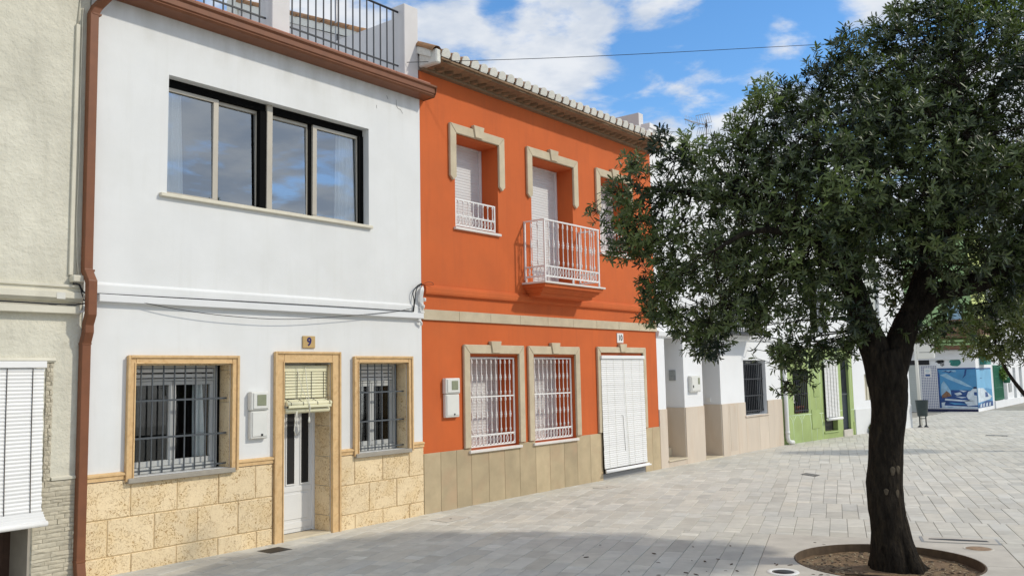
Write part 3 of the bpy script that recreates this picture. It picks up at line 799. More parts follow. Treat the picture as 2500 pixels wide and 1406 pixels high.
# ================================================================== cream house (far left)
cream = thing('cream_house', 'cream rough-plastered house at the left edge beside the brown drainpipe', 'house', (2.0, 0, 0))
mb = MB().wall(-6, 4.585, -.05, 6.95, [(3.05, 4.13, -.05, 2.30, .5)]); shell(mb, -6, 4.585, 6.95)
build('wall', mb, 'cream_render', cream, weld=True)
build('roof', MB().box(-6.2, 4.58, -.62, 7.2, 6.952, 7.12), 'cream_smooth', cream)
build('door', MB().box(3.05, 4.13, .42, .47, .0, 2.30).box(3.15, 3.55, .405, .425, .2, 1.0).box(3.63, 4.03, .405, .425, .2, 1.0), 'door_brown', cream, bevel=.006)
build('door_jamb', MB().box(4.10, 4.128, .004, .42, -.02, 2.29), 'grey_sill', cream)
build('ledge', MB().prism_x([(-.03, 2.98), (-.075, 3.02), (-.075, 3.08), (-.03, 3.10), (-.03, 3.13), (-.055, 3.14), (-.055, 3.165), (.0, 3.175), (.0, 2.98)], -6, 4.575), 'cream_smooth', cream)
build('patch', MB().box(4.28, 4.37, -.0785, -.0765, 3.005, 3.075), 'mortar_white', cream)
build('cable_trunking', MB().box(-6, 4.52, -.09, -.001, 2.85, 2.935), 'cream_smooth', cream, bevel=.006)
build('lintel_moulding', MB().prism_x([(0, 2.325), (-.03, 2.33), (-.045, 2.35), (-.03, 2.375), (0, 2.38)], 2.8, 4.31), 'cream_smooth', cream)
build('plinth_moulding', MB().prism_x([(0, 1.085), (-.03, 1.09), (-.035, 1.115), (0, 1.13)], 4.305, 4.583), 'cream_smooth', cream)
def split_stones(x0, x1, z0, z1, wr, h):
    z = z0
    while z < z1 - .01:
        hh = min(h * random.uniform(.75, 1.3), z1 - z); x = x0 - random.random() * .08
        if z1 - z - hh < .012: hh = z1 - z
        while x < x1:
            w = random.uniform(*wr); a, b = max(x, x0), min(x + w, x1)
            if b - a > .012:
                d = random.uniform(.008, .020); g = .0015
                vs = [(a+g, 0.0, z+g), (b-g, 0.0, z+g), (b-g, 0.0, z+hh-g), (a+g, 0.0, z+hh-g)]
                k = random.uniform(.25, .75)
                vs += [(a+g, -d*random.uniform(.5, 1), z+g), (b-g, -d*random.uniform(.5, 1), z+g), (b-g, -d*random.uniform(.5, 1), z+hh-g), (a+g, -d*random.uniform(.5, 1), z+hh-g), (a+(b-a)*k, -d*1.25, z+hh*random.uniform(.35, .7))]
                build('stone', MB().add(vs, [(0,1,5,4), (1,2,6,5), (2,3,7,6), (3,0,4,7), (4,5,8), (5,6,8), (6,7,8), (7,4,8)]), 'split_stone', cream)
            x += w
        z += hh
split_stones(4.135, 4.582, -.02, 1.084, (.09, .26), .042)
split_stones(4.225, 4.30, 1.086, 2.324, (.03, .07), .045)

t = thing('conduit', 'cream plastic cable conduit running up the cream wall to a small box', 'conduit', (4.46, 0, 3.2))
build('channel', MB().box(4.425, 4.468, -.03, -.001, 3.275, 6.10), 'cream_smooth', t, bevel=.004)
build('junction_box', MB().box(4.435, 4.555, -.105, -.002, 3.195, 3.272), 'cream_smooth', t, bevel=.01)
build('thin_cable', MB().tube([(4.50, -.012, 6.3), (4.497, -.012, 5.5), (4.505, -.014, 4.6), (4.495, -.012, 3.9), (4.51, -.02, 3.45), (4.52, -.05, 3.27)], .008, 6), 'cream_smooth', t)
build('thin_cable', MB().tube([(4.475, -.02, 6.95), (4.47, -.012, 6.4), (4.445, -.012, 6.1)], .008, 6), 'cream_smooth', t)
def cable(label, pts, r=.006, m='cable_black', name='cable', group=None, sub=6):
    # a smooth curve through the points
    P = [Vector(p) for p in pts]; out = []
    for i in range(len(P) - 1):
        p0, p1, p2, p3 = P[max(i-1, 0)], P[i], P[i+1], P[min(i+2, len(P)-1)]
        for k in range(sub):
            u = k / sub
            out.append(.5 * ((2*p1) + (p2-p0)*u + (2*p0-5*p1+4*p2-p3)*u*u + (-p0+3*p1-3*p2+p3)*u**3))
    out.append(P[-1])
    return solo(name, MB().tube(out, r, 6), m, P[0], label, 'cable', group)
cable('black cable along the top of the trunking of the cream house', [(-2, -.095, 2.955), (3, -.095, 2.952), (4.3, -.095, 2.945), (4.50, -.10, 2.955), (4.60, -.06, 2.975)], .009)
cable('black cables bunched behind the brown drainpipe at the ledge', [(4.44, -.085, 3.18), (4.50, -.10, 3.17), (4.55, -.06, 3.12), (4.60, -.04, 3.09), (4.72, -.045, 3.088)], .010)
cable('white conduit bend leaving the cream trunking behind the drainpipe', [(4.50, -.06, 2.875), (4.56, -.06, 2.88), (4.60, -.05, 2.92), (4.62, -.03, 2.97)], .014, 'white_pipe')
cable('thin black cable looping at the corner of the cream ledge', [(4.53, -.085, 3.12), (4.56, -.07, 3.03), (4.585, -.06, 3.0), (4.60, -.05, 3.07)], .006)

def roller_blind(name, label, x0, x1, y, z_top, z_bot, pitch, m, y_bot=None, group=None, tapes=(), z_lift=None, roll=True, fixture=True):
    t = thing(name, label, 'blind', ((x0+x1)/2, y, z_bot), 0, group)
    yb = y if y_bot is None else y_bot
    hl = build('head_rail', MB().box(x0-.015, x1+.015, y-.035, y+.02, z_top-.07, z_top), m, t, bevel=.006)
    n = int((z_top - .075 - z_bot) / pitch); w = x1 - x0; h = pitch * .965
    me = MB().prism_x([(-.002, -h/2), (-.008, 0), (-.002, h/2), (.003, h/2), (.003, -h/2)], -w/2, w/2).mesh('slat', M[m])
    for i in range(n):
        f = (i + .5) / n; z = z_top - .075 - f * (z_top - .075 - z_bot)
        inst('slat', me, t, ((x0+x1)/2 + random.uniform(-.004, .004), y + (yb - y) * f ** 2, z), (random.uniform(-.05, .05), random.uniform(-.0012, .0012), 0))
    for x in tapes:
        for dx in (0,):
            pts = [(x, y + (yb - y) * (i/10) ** 2 - .011, z_top - .06 - i/10 * (z_top - .06 - z_bot)) for i in range(11)]
            build('cord', MB().tube(pts, .0045, 5), 'cord_dark', t)
    return t
b = roller_blind('slat_blind', 'white slat blind over the cream house doorway, bottom edge rolled outwards', 3.05, 4.165, -.10, 2.34, .80, .0385, 'blind_white', -.14, 'white slat blinds hung over doorways', (3.55, 3.80, 4.05))
for k, (dy, z) in enumerate(((-.155, .785), (-.175, .758), (-.198, .734), (-.222, .712))):
    build('slat', MB().box(3.04, 4.175, dy-.006, dy+.006, z-.017, z+.017), 'blind_white', b)
build('bottom_roll', MB().tube([(3.04, -.245, .69), (4.18, -.245, .69)], .028, 12), 'blind_white', b)

# ================================================================== white house number 9
white = thing('white_house', 'white house numbered 9 with ochre stone base and brown gutter', 'house', (7.2, 0, 0))
BW = (5.56, 8.79, 4.345, 5.815)
mb = MB().wall(4.60, 9.878, -.05, 6.80, [(*BW, .14), (5.20, 6.46, 1.03, 2.31, .30), (7.25, 8.06, -.05, 2.32, .36), (8.55, 9.54, 1.03, 2.32, .30)])
shell(mb, 4.60, 9.878, 6.80)
build('wall', mb, 'white_render', white, weld=True)
# string course and its trunking
build('string_course', MB().prism_x([(0, 2.985), (-.03, 2.99), (-.03, 3.19), (-.022, 3.205), (0, 3.225)], 4.66, 9.80), 'white_render', white)
build('cable_trunking', MB().box(4.74, 9.86, -.075, -.031, 3.0, 3.085), 'pvc_white', white, bevel=.006)
# ochre mouldings
def moulding_frame(parent, xa, xb, za, zb, w, foot, m, name='surround'):
    t = MB()
    def leg(x0, x1, z0, z1):
        t.box(x0, x1, -.045, -.001, z0, z1)
    o = build(name, MB().box(xa-w, xa, -.045, -.001, foot, zb+w), m, parent, bevel=.006)
    build(name, MB().box(xb, xb+w, -.045, -.001, foot, zb+w), m, parent, bevel=.006)
    build(name, MB().box(xa+.002, xb-.002, -.045, -.001, zb, zb+w), m, parent, bevel=.006)
    # raised outer and inner fillets
    e = .028
    f = MB().box(xa-w-.006, xa-w+e, -.064, -.0455, foot, zb+w+.006).box(xb+w-e, xb+w+.006, -.064, -.0455, foot, zb+w+.006).box(xa-w+e+.001, xb+w-e-.001, -.064, -.0455, zb+w-e, zb+w+.006)
    build('fillet', f, m, parent, bevel=.005)
    f = MB().box(xa-.02, xa-.0005, -.056, -.0455, foot, zb+.02).box(xb+.0005, xb+.02, -.056, -.0455, foot, zb+.02).box(xa, xb, -.056, -.0455, zb+.0005, zb+.02)
    build('fillet', f, m, parent, bevel=.004)
moulding_frame(white, 5.20, 6.46, 1.03, 2.31, .095, .995, 'ochre_trim')
moulding_frame(white, 8.55, 9.54, 1.03, 2.32, .09, .995, 'ochre_trim')
moulding_frame(white, 7.25, 8.06, 0, 2.32, .145, -.02, 'ochre_trim')
prof = [(0, 1.02), (-.035, 1.025), (-.035, 1.065), (-.05, 1.075), (-.05, 1.095), (-.02, 1.105), (0, 1.11)]
for a, b in ((4.66, 5.10), (6.56, 7.10), (8.21, 8.455), (9.635, 9.876)):
    build('plinth_moulding', MB().prism_x(prof, a, b), 'ochre_trim', white)
# stone base, block by block
def blocks(joints, lo, hi, z0, z1, cut=()):
    xs = [lo] + [j for j in joints if lo < j < hi] + [hi]
    for a, b in zip(xs, xs[1:]):
        zt = z1
        if b - a < .03: continue
        g = .0045; d = random.uniform(.022, .029)
        build('stone_block', MB().box(a+g, b-g, -d, -.0008, z0+g, zt-g), 'coquina', white, bevel=.007)
rows = ((-.03, .20, (5.20, 5.75, 6.30, 6.85, 8.49, 9.02, 9.56)), (.20, .605, (4.92, 5.47, 6.02, 6.58, 8.76, 9.30)), (.605, 1.018, (5.18, 5.75, 6.30, 6.83, 8.48, 9.02, 9.56)))
for z0, z1, js in rows:
    blocks(js, 4.66, 7.10, z0, z1); blocks(js, 8.21, 9.876, z0, z1)
build('joint_mortar', MB().box(4.66, 7.10, -.014, -.0004, -.04, 1.016).box(8.21, 9.876, -.014, -.0004, -.04, 1.016), 'joint', white)
# stone lining of the reveals
for xa, xb, za, zb, dp in ((5.20, 6.46, 1.03, 2.31, .275), (8.55, 9.54, 1.03, 2.32, .275)):
    z = za
    while z < zb - .02:
        h = min(.40, zb - z)
        build('jamb_stone', MB().box(xb-.014, xb-.0012, .002, dp, z+.002, z+h-.002), 'coquina', white, bevel=.003)
        build('jamb_stone', MB().box(xa+.0012, xa+.014, .002, dp, z+.002, z+h-.002), 'coquina', white, bevel=.003)
        z += h
    build('lintel_stone', MB().box(xa+.016, xb-.016, .002, dp, zb-.014, zb-.0012), 'coquina', white)
z = .02
for h in (.21, .40, .40, .42, .42, .43):
    build('jamb_stone', MB().box(8.044, 8.0588, .002, .315, z+.003, z+h-.003), 'coquina', white, bevel=.003)
    build('jamb_stone', MB().box(7.2512, 7.266, .002, .315, z+.003, z+h-.003), 'coquina', white, bevel=.003)
    z += h
# ground floor windows
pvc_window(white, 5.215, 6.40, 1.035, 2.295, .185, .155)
build('shadow_gap', MB().box(6.402, 6.443, .20, .23, 1.035, 2.295), 'black_shade', white)  # near-black strip put in for the shade beside the frame
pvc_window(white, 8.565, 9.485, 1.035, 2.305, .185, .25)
build('shadow_gap', MB().box(9.487, 9.523, .20, .23, 1.035, 2.305), 'black_shade', white)
curtain(white, 6.14, 6.32, .31, 1.1, 2.2, taper=.35, waves=3)
curtain(white, 9.26, 9.42, .31, 1.1, 2.2, taper=.45, waves=3)
curtain(white, 8.62, 8.70, .32, 1.1, 2.2, taper=.2, waves=2)
build('sill', MB().box(5.12, 6.50, -.085, .27, .972, 1.029), 'grey_sill', white, bevel=.006)
build('sill', MB().box(8.47, 9.575, -.085, .27, .972, 1.029), 'grey_sill', white, bevel=.006)
def bar_grille(xa, xb, za, zb, n, y, hz, first, pitch):
    t = build('window_grille', MB().box(xa, xb, y-.009, y+.009, hz[0]-.009, hz[0]+.009), 'steel_grey', white)
    for z in hz[1:]:
        build('rail', MB().box(xa, xb, y-.011, y+.011, z-.011, z+.011), 'steel_grey', t)
    me = MB().box(-.007, .007, -.007, .007, -(zb-za)/2, (zb-za)/2).mesh('bar', M['steel_grey'])
    for i in range(n):
        inst('bar', me, t, (first + i*pitch, y-.002 if i % 1 == 0 else y, (za+zb)/2))
bar_grille(5.216, 6.444, 1.045, 2.308, 8, .055, (1.085, 1.455, 1.885), 5.315, .140)
bar_grille(8.566, 9.524, 1.045, 2.318, 6, .055, (1.085, 1.47, 1.89), 8.665, .138)
# front door
door = build('door', MB().box(7.268, 8.042, .335, .375, .024, 2.30), 'pvc_white', white)
DX = (7.275, 8.035)
f = MB().box(7.252, 7.30, .318, .36, .02, 2.318).box(8.0, 8.058, .318, .36, .02, 2.318).box(7.302, 7.998, .318, .36, 2.27, 2.318)
build('door_frame', f, 'pvc_white', white, bevel=.006)
for a, b in ((7.36, 7.46), (7.575, 7.70), (7.815, 7.94)):
    build('glass_strip', MB().box(a, b, .326, .3345, .68, 2.18), 'black', door)
    e = MB()
    for x0, x1, z0, z1 in ((a-.014, a-.001, .66, 2.2), (b+.001, b+.014, .66, 2.2), (a-.001, b+.001, .66, .679), (a-.001, b+.001, 2.181, 2.2)): e.box(x0, x1, .322, .3345, z0, z1)
    build('bead', e, 'pvc_white', door)
build('door_panel', MB().box(7.37, 7.94, .326, .3345, .20, .54), 'pvc_white', door, bevel=.005)
build('rail', MB().box(7.302, 7.998, .3265, .3345, .57, .64), 'pvc_white', door, bevel=.004)
build('rail', MB().box(7.302, 7.998, .3265, .3345, .075, .16), 'pvc_white', door, bevel=.004)
build('rail', MB().box(7.36, 7.463, .3175, .3215, 1.235, 1.262), 'pvc_white', door)
build('doorstep', MB().box(7.25, 8.06, -.03, .317, -.04, .022), 'step_stone', white, bevel=.006)
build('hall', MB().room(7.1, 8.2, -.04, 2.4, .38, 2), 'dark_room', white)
# upper window: two sliding pairs in pale aluminium
y0 = .105
up = build('upper_window', MB().box(BW[0]+.003, BW[1]-.003, y0, y0+.16, BW[2]+.001, BW[2]+.032).box(7.055, 7.145, y0-.004, y0+.16, BW[2]+.033, BW[3]-.003), 'champagne', white, bevel=.004)
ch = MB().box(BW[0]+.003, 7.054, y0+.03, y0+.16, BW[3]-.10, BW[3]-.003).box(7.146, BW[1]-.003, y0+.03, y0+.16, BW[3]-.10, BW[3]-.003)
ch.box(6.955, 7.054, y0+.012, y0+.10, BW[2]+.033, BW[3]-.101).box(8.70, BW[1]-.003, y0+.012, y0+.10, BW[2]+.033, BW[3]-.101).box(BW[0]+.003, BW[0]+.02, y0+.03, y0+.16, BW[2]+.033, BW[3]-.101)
build('track_shade', ch, 'black_shade', up)  # solid near-black bars where the empty tracks lie in shade
zb_, zt_ = BW[2] + .034, BW[3] - .102
def leaf(x0, x1, y, ls, rs):
    s = MB().box(x0, x1, y, y+.035, zt_-.045, zt_).box(x0, x1, y, y+.035, zb_, zb_+.028).box(x0, x0+ls, y, y+.035, zb_+.028, zt_-.045).box(x1-rs, x1, y, y+.035, zb_+.028, zt_-.045)
    o = build('sliding_sash', s, 'champagne', up, bevel=.003)
    build('pane', MB().add([(x, y + .012 + dy + (z - zb_) * .016, z) for x, z in ((x0+ls-.004, zb_+.024), (x1-rs+.004, zb_+.024), (x1-rs+.004, zt_-.04), (x0+ls-.004, zt_-.04)) for dy in (0, .005)], [(0,2,4,6)], 0).add([(x, y + .012 + dy + (z - zb_) * .016, z) for x, z in ((x0+ls-.004, zb_+.024), (x1-rs+.004, zb_+.024), (x1-rs+.004, zt_-.04), (x0+ls-.004, zt_-.04)) for dy in (0, .005)], [(1,7,5,3), (0,1,3,2), (2,3,5,4), (4,5,7,6), (6,7,1,0)], 1), ['solar_glass', 'inner_glass'], o)
leaf(BW[0]+.021, 6.345, y0+.045, .012, .075)
leaf(6.30, 6.953, y0+.085, .02, .012)
leaf(7.147, 7.80, y0+.085, .012, .012)
leaf(7.865, 8.698, y0+.045, .075, .012)
build('stile_gap_shade', MB().box(7.803, 7.862, y0+.082, y0+.09, zb_, zt_), 'black_shade', up)  # dark strip painted in for the shaded gap between two sashes
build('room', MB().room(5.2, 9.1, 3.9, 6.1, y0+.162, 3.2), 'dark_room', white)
curtain(white, 5.66, 5.93, .27, 4.36, 5.75, waves=4, amp=.018, taper=.16)
curtain(white, 8.36, 8.92, .275, 4.36, 5.72, waves=8, amp=.02, taper=-.08)
build('sill', MB().box(5.46, 8.83, -.055, .10, 4.300, 4.344), 'cream_sill', white, bevel=.006)
# gutter
def ogee(y_, z_): return [(y_+.0, z_+.15), (y_+.0, z_+.165), (y_-.02, z_+.165), (y_-.02, z_+.15), (y_+.005, z_+.125), (y_+.005, z_+.06), (y_+.035, z_+.045), (y_+.035, z_+.032), (y_+.05, z_+.02), (y_+.05, z_), (.0-.002, z_), (-.002, z_+.15)]
gut = build('gutter', MB().prism_x([(-.285, 6.68), (-.285, 6.70), (-.305, 6.70), (-.305, 6.675), (-.275, 6.655), (-.275, 6.585), (-.255, 6.570), (-.262, 6.555), (-.235, 6.530), (-.002, 6.525), (-.002, 6.68)], 4.62, 9.96), 'brown_metal', white)
build('gutter_end', MB().prism_x([(-.295, 6.708), (-.312, 6.70), (-.282, 6.575), (-.24, 6.522), (-.0015, 6.518), (-.0015, 6.708)], 9.962, 9.972), 'brown_metal', gut)
n = 14
for i in range(n):
    a = 4.62 + i * (9.90 - 4.62) / n; b = 4.62 + (i+1) * (9.90 - 4.62) / n
    build('coping_tile', MB().box(a+.003, b-.003, -.235, .30, 6.725, 6.752), 'red_tile', white, bevel=.004)
build('coping_bed', MB().box(4.62, 9.88, -.17, -.001, 6.681, 6.724), 'brown_metal', white)
pipe = build('drainpipe', MB().sweep_rect([(4.70, -.24, 6.53), (4.70, -.24, 6.47), (4.615, -.10, 6.33), (4.578, -.085, 6.24), (4.588, -.085, 3.33), (4.598, -.175, 3.20), (4.600, -.175, 2.85), (4.602, -.115, 2.74), (4.604, -.115, 2.66), (4.604, -.055, 2.53), (4.606, -.055, .20), (4.606, -.085, .05), (4.606, -.12, .01)], .098, .085), 'brown_metal', white, bevel=.006)
for z, y in ((6.24, -.085), (3.33, -.085), (2.53, -.055), (.215, -.055)):
    build('pipe_collar', MB().box(4.552, 4.656, y-.048, y+.046, z-.012, z+.012), 'brown_metal', pipe, bevel=.003)
# terrace posts and railings
def post(x0, x1, z1):
    build('terrace_post', MB().box(x0, x1, 0.002, .30, 6.84, z1), 'post_render', white, bevel=.008)
    build('post_skirting', MB().box(x0-.015, x1+.015, -.012, .315, 6.753, 6.845), 'red_tile', white, bevel=.004)
post(7.05, 7.345, 8.03); post(9.555, 9.862, 8.03); post(4.62, 4.9, 8.03)
def terrace_rail(xa, xb, n):
    tr = build('terrace_railing', MB().tube([(xa, .12, 7.90), (xb, .12, 7.90)], .018, 8), 'iron_dark', white)
    build('rail', MB().box(xa, xb, .108, .132, 7.005, 7.025), 'iron_dark', tr)
    me = MB().box(-.008, .008, -.008, .008, -.54, .54).mesh('bar', M['iron_dark'])
    for i in range(n):
        inst('bar', me, tr, (xb - .10 - i * .140, .12, 7.35), (0, 0, 0))
terrace_rail(7.345, 9.53, 15); terrace_rail(4.9, 7.03, 15)
build('party_wall', MB().box(9.80, 9.876, .302, 1.95, 6.80, 7.98).box(9.80, 9.876, 1.952, 7.0, 6.80, 7.80), 'post_render', white)
build('terrace_mast', MB().tube([(9.86, 2.0, 6.9), (9.835, 2.0, 9.6)], .024, 8), 'antenna_metal', white)
# plaster cracks under the gutter
for pts in ([(9.36, -.002, 6.40), (9.37, -.002, 6.30), (9.40, -.002, 6.27), (9.46, -.002, 6.26), (9.50, -.002, 6.21)], [(9.16, -.002, 6.42), (9.19, -.002, 6.37)], [(8.95, -.002, 6.22), (8.955, -.002, 6.17)]):
    build('crack', MB().tube(pts, .0028, 4), 'cord_dark', white)

# house number 9
t = thing('house_number', 'ochre tile with a blue number 9 above the white house door', 'house number', (7.675, 0, 2.52))
build('tile', MB().box(7.57, 7.78, -.022, -.001, 2.52, 2.685), 'tile_paint', t, bevel=.005)
text('numeral', '9', .155, (7.675, -.024, 2.602), t, 'blue_ink', bold=.004)
meter_box(6.85, 1.355, 1.955, .275, 'white meter box between the barred window and the door of house 9')

# rolled cream blind of the door
t = thing('slat_blind', 'cream slat blind rolled half up over the door of house 9', 'blind', (7.65, .05, 1.65))
build('head_rail', MB().box(7.27, 8.035, .03, .07, 2.20, 2.285), 'blind_cream', t, bevel=.006)
me = MB().prism_x([(-.003, -.017), (-.010, 0), (-.003, .017), (.003, .017), (.003, -.017)], -.376, .376).mesh('slat', M['blind_cream'])
for i in range(9):
    inst('slat', me, t, (7.652 + random.uniform(-.003, .003), .045, 2.178 - i * .0395), (0, random.uniform(-.004, .004), 0))
for k, (y, z, x1, r) in enumerate(((.0, 1.815, 8.03, 0), (-.045, 1.79, 8.035, 0), (-.075, 1.765, 8.035, 0), (-.095, 1.738, 8.03, 0))):
    build('slat', MB().box(7.285, x1-.03, y-.008, y+.008, z-.017, z+.017), 'blind_cream', t, bevel=.003)
build('bottom_roll', MB().tube([(7.265, -.03, 1.685), (8.0, -.03, 1.685)], .037, 12), 'blind_cream', t)
build('bottom_roll', MB().tube([(7.265, -.072, 1.775), (8.01, -.072, 1.775)], .030, 12), 'blind_cream', t)
for x in (7.32, 7.52, 7.76, 7.97):
    build('tape', MB().tube([(x, .033, 2.20), (x, .033, 1.84), (x, -.02, 1.825), (x, -.105, 1.79), (x, -.105, 1.755)], .004, 5), 'cord_dark', t)
build('cord', MB().tube([(7.64, .02, 2.27), (7.635, -.05, 1.9), (7.62, -.12, 1.72), (7.615, -.10, 1.58)], .005, 5), 'cord_white', t)
build('cord', MB().tube([(7.50, .02, 2.26), (7.54, -.03, 2.0), (7.60, -.11, 1.78), (7.615, -.11, 1.66)], .004, 5), 'cord_white', t)
build('cord_pull', MB().lathe([(.006, .05), (.016, .0), (.012, -.03), (.004, -.035)], 8, (7.615, -.10, 1.55)), 'cord_white', t)
build('cord_loop', MB().tube([(7.44, -.06, 1.68), (7.425, -.05, 1.55), (7.41, -.05, 1.43), (7.43, -.05, 1.365), (7.46, -.05, 1.36), (7.475, -.05, 1.42), (7.45, -.05, 1.55), (7.45, -.06, 1.68)], .006, 6), 'cord_white', t)

# cables on the white wall
cable('straight black cable lying along the ledge of the white house', [(4.70, -.045, 3.09), (5.2, -.045, 3.092), (6.4, -.045, 3.10), (7.97, -.045, 3.107), (9.0, -.045, 3.108), (9.66, -.045, 3.108)], .0065)
cable('slack black cable drooping below the ledge of the white house', [(4.75, -.04, 3.09), (5.02, -.06, 3.05), (5.68, -.085, 2.955), (6.41, -.09, 2.90), (7.28, -.09, 2.895), (8.34, -.09, 2.985), (9.2, -.08, 3.08), (9.60, -.06, 3.15)], .0045)
B = 'cables bunched at the corner of the white and orange houses'
cable('black cable arching over the end of the ledge at the corner', [(9.64, -.05, 3.10), (9.67, -.05, 3.27), (9.645, -.05, 3.39), (9.72, -.05, 3.49), (9.83, -.05, 3.55), (9.87, -.02, 3.54)], .008)
cable('second black cable rising straight from the trunking end', [(9.65, -.055, 3.10), (9.68, -.055, 3.26), (9.70, -.055, 3.40), (9.75, -.055, 3.50), (9.86, -.03, 3.535)], .008)
cable('thin wire loop sticking out over the orange wall', [(9.86, -.02, 3.53), (9.93, -.08, 3.575), (10.02, -.10, 3.575), (10.07, -.08, 3.545), (9.98, -.06, 3.545), (9.87, -.02, 3.53)], .004, 'door_brown')
for k, (x, lab) in enumerate(((9.79, 'left white conduit of the bundle at the house corner'), (9.815, 'middle white conduit of the bundle at the house corner'), (9.84, 'right white conduit of the bundle at the house corner'))):
    cable(lab, [(9.80 + .03*k, -.05, 3.10), (x+.015, -.055, 3.22), (x, -.06, 3.35), (x+.02, -.06, 3.45), (9.885, -.03, 3.51 - .008*k)], .0125, 'white_pipe', 'conduit')
t = thing('cable_clamp', 'white insulator clamps on the conduits at the house corner', 'clamp', (9.85, -.05, 3.2))
for x, y, z in ((9.85, -.07, 3.19), (9.885, -.065, 3.30), (9.82, -.06, 3.215)):
    build('knob', MB().lathe([(.012, -.03), (.028, -.015), (.018, 0), (.03, .015), (.012, .03)], 10, (x, y, z)), 'white_pipe', t)
build('bracket', MB().box(9.80, 9.872, -.075, -.031, 3.09, 3.115), 'white_pipe', t)
cable('white conduit stub bent below the trunking at the corner', [(9.76, -.04, 2.985), (9.79, -.055, 2.96), (9.825, -.05, 2.935), (9.84, -.03, 2.90)], .018, 'white_pipe', 'conduit')
cable('overhead wire crossing the sky from the terrace post to the right', [(9.58, -.02, 7.055), (12.0, -1.87, 7.365), (16.02, -4.95, 7.975), (22.0, -9.55, 8.88)], .005, 'cable_black', 'overhead_wire')

# ================================================================== orange house number 10
orange = thing('orange_house', 'orange house numbered 10 with tiled eaves and white balcony', 'house', (13.5, 0, 0))
OX0, OX1 = 9.881, 17.245
UW = [(10.70, 11.82, 4.56, 6.11), (12.79, 14.13, 3.74, 6.11), (15.10, 16.22, 4.56, 6.11)]
GW = [(10.97, 12.275, .885, 2.435), (12.70, 14.03, .885, 2.435)]
DR = (14.925, 16.585, -.05, 2.46)
mb = MB().wall(OX0, OX1, -.05, 7.02, [(*o, .42) for o in UW] + [(*o, .50) for o in GW] + [(*DR, .5)])
shell(mb, OX0, OX1, 7.02, 10.5, top=False)
# gable end and roof slope
mb.add([(OX0, 0, 7.02), (OX0, 10.5, 7.02), (OX0, 10.5, 7.30), (OX0, 5.2, 9.52), (OX0, 0, 7.25)], [(0, 4, 3, 2, 1)], 1)
mb.add([(OX1, 0, 7.02), (OX1, 10.5, 7.02), (OX1, 10.5, 7.30), (OX1, 5.2, 9.52), (OX1, 0, 7.25)], [(0, 1, 2, 3, 4)], 1)
build('wall', mb, ['orange_render', 'post_render'], orange, weld=True)
SL = math.atan2(2.44, 5.6)
def roof_z(y): return 7.155 + (y + .40) * math.tan(SL)
mb = MB().add([(OX0-.0, -.38, roof_z(-.38)), (OX1, -.38, roof_z(-.38)), (OX1, 5.2, roof_z(5.2)), (OX0, 5.2, roof_z(5.2)), (OX1, 10.5, 7.3), (OX0, 10.5, 7.3),
               (OX0, -.02, 7.145), (OX1, -.02, 7.145)], [(0, 1, 2, 3), (3, 2, 4, 5), (0, 6, 7, 1)])
roof = build('roof', mb, 'terracotta', orange)
# barrel tiles: each eave tile with its mortar-filled mouth is a part, the rest run up the slope
def barrel(L, r, drop=.0):
    n = 7; mb = MB(); vs = []
    for j, (yy, rr) in enumerate(((0, r), (L, r * .82))):
        for k in range(n + 1):
            a = math.pi * k / n
            vs.append((-rr * math.cos(a), yy, rr * math.sin(a) * .95 - (0 if 0 < k < n else .0)))
    o = n + 1
    fs = [(k, k+1, o+k+1, o+k) for k in range(n)]
    return mb.add(vs, fs, 0, True)
bt = barrel(.46, .108)
nn = 9; cap = [(-.096 * math.cos(R(-32) + R(244)*k/nn), -.004 - .008 * (0 < k < nn), .015 + .094 * math.sin(R(-32) + R(244)*k/nn)) for k in range(nn + 1)]
back = [(x, .03, z) for x, y, z in cap]; m_ = len(cap)
bt.add(cap + back, [tuple(range(m_))[::-1]] + [(i, (i+1) % m_, m_ + (i+1) % m_, m_ + i) for i in range(m_)], 1)
me_eave = bt.mesh('roof_tile', ['terracotta', 'mortar_white'])
NT = 31; PIT_T = (OX1 - .05 - 10.07) / (NT - 1)
for i in range(NT):
    x = 10.05 + i * PIT_T
    inst('roof_tile', me_eave, roof, (x, -.425 + random.uniform(-.008, .008), 7.205 + random.uniform(-.005, .005)), (SL * .6, random.uniform(-.03, .03), random.uniform(-.03, .03)))
mb = MB(); one = barrel(.42, .105)
for i in range(NT):
    x = 10.05 + i * PIT_T
    for j in range(1, 15):
        y = -.02 + (j-1) * .36; z = roof_z(y) + .03
        ca, sa = math.cos(SL + .04), math.sin(SL + .04); jx = random.uniform(-.008, .008)
        mb.add([(x + jx + vx, y + vy*ca - vz*sa, z + vy*sa + vz*ca) for vx, vy, vz in one.v], one.f, 0, True)
build('roof_tiles', mb, 'terracotta', orange, kind='stuff')
# verge tiles along the left gable
me_v = barrel(.40, .105).mesh('verge_tile', 'terracotta')
for j in range(16):
    y = -.36 + j * .345
    inst('verge_tile', me_v, roof, (OX0 + .03, y, roof_z(y) + .06), (SL + .05, random.uniform(-.05, .05), random.uniform(-.04, .04)))
build('verge_mortar', MB().prism_x([(-.30, roof_z(-.30)-.05), (5.2, roof_z(5.2)-.08), (5.2, roof_z(5.2)+.07), (-.30, roof_z(-.30)+.07)], OX0-.05, OX0+.10), 'mortar_white', roof)
build('verge_end', MB().box(OX0-.028, OX0+.085, -.41, -.012, 7.045, 7.275), 'mortar_white', roof, bevel=.02)
build('ridge_end', MB().box(OX0-.06, OX0+.12, 5.0, 5.35, 9.30, 9.72), 'mortar_white', roof, bevel=.03)
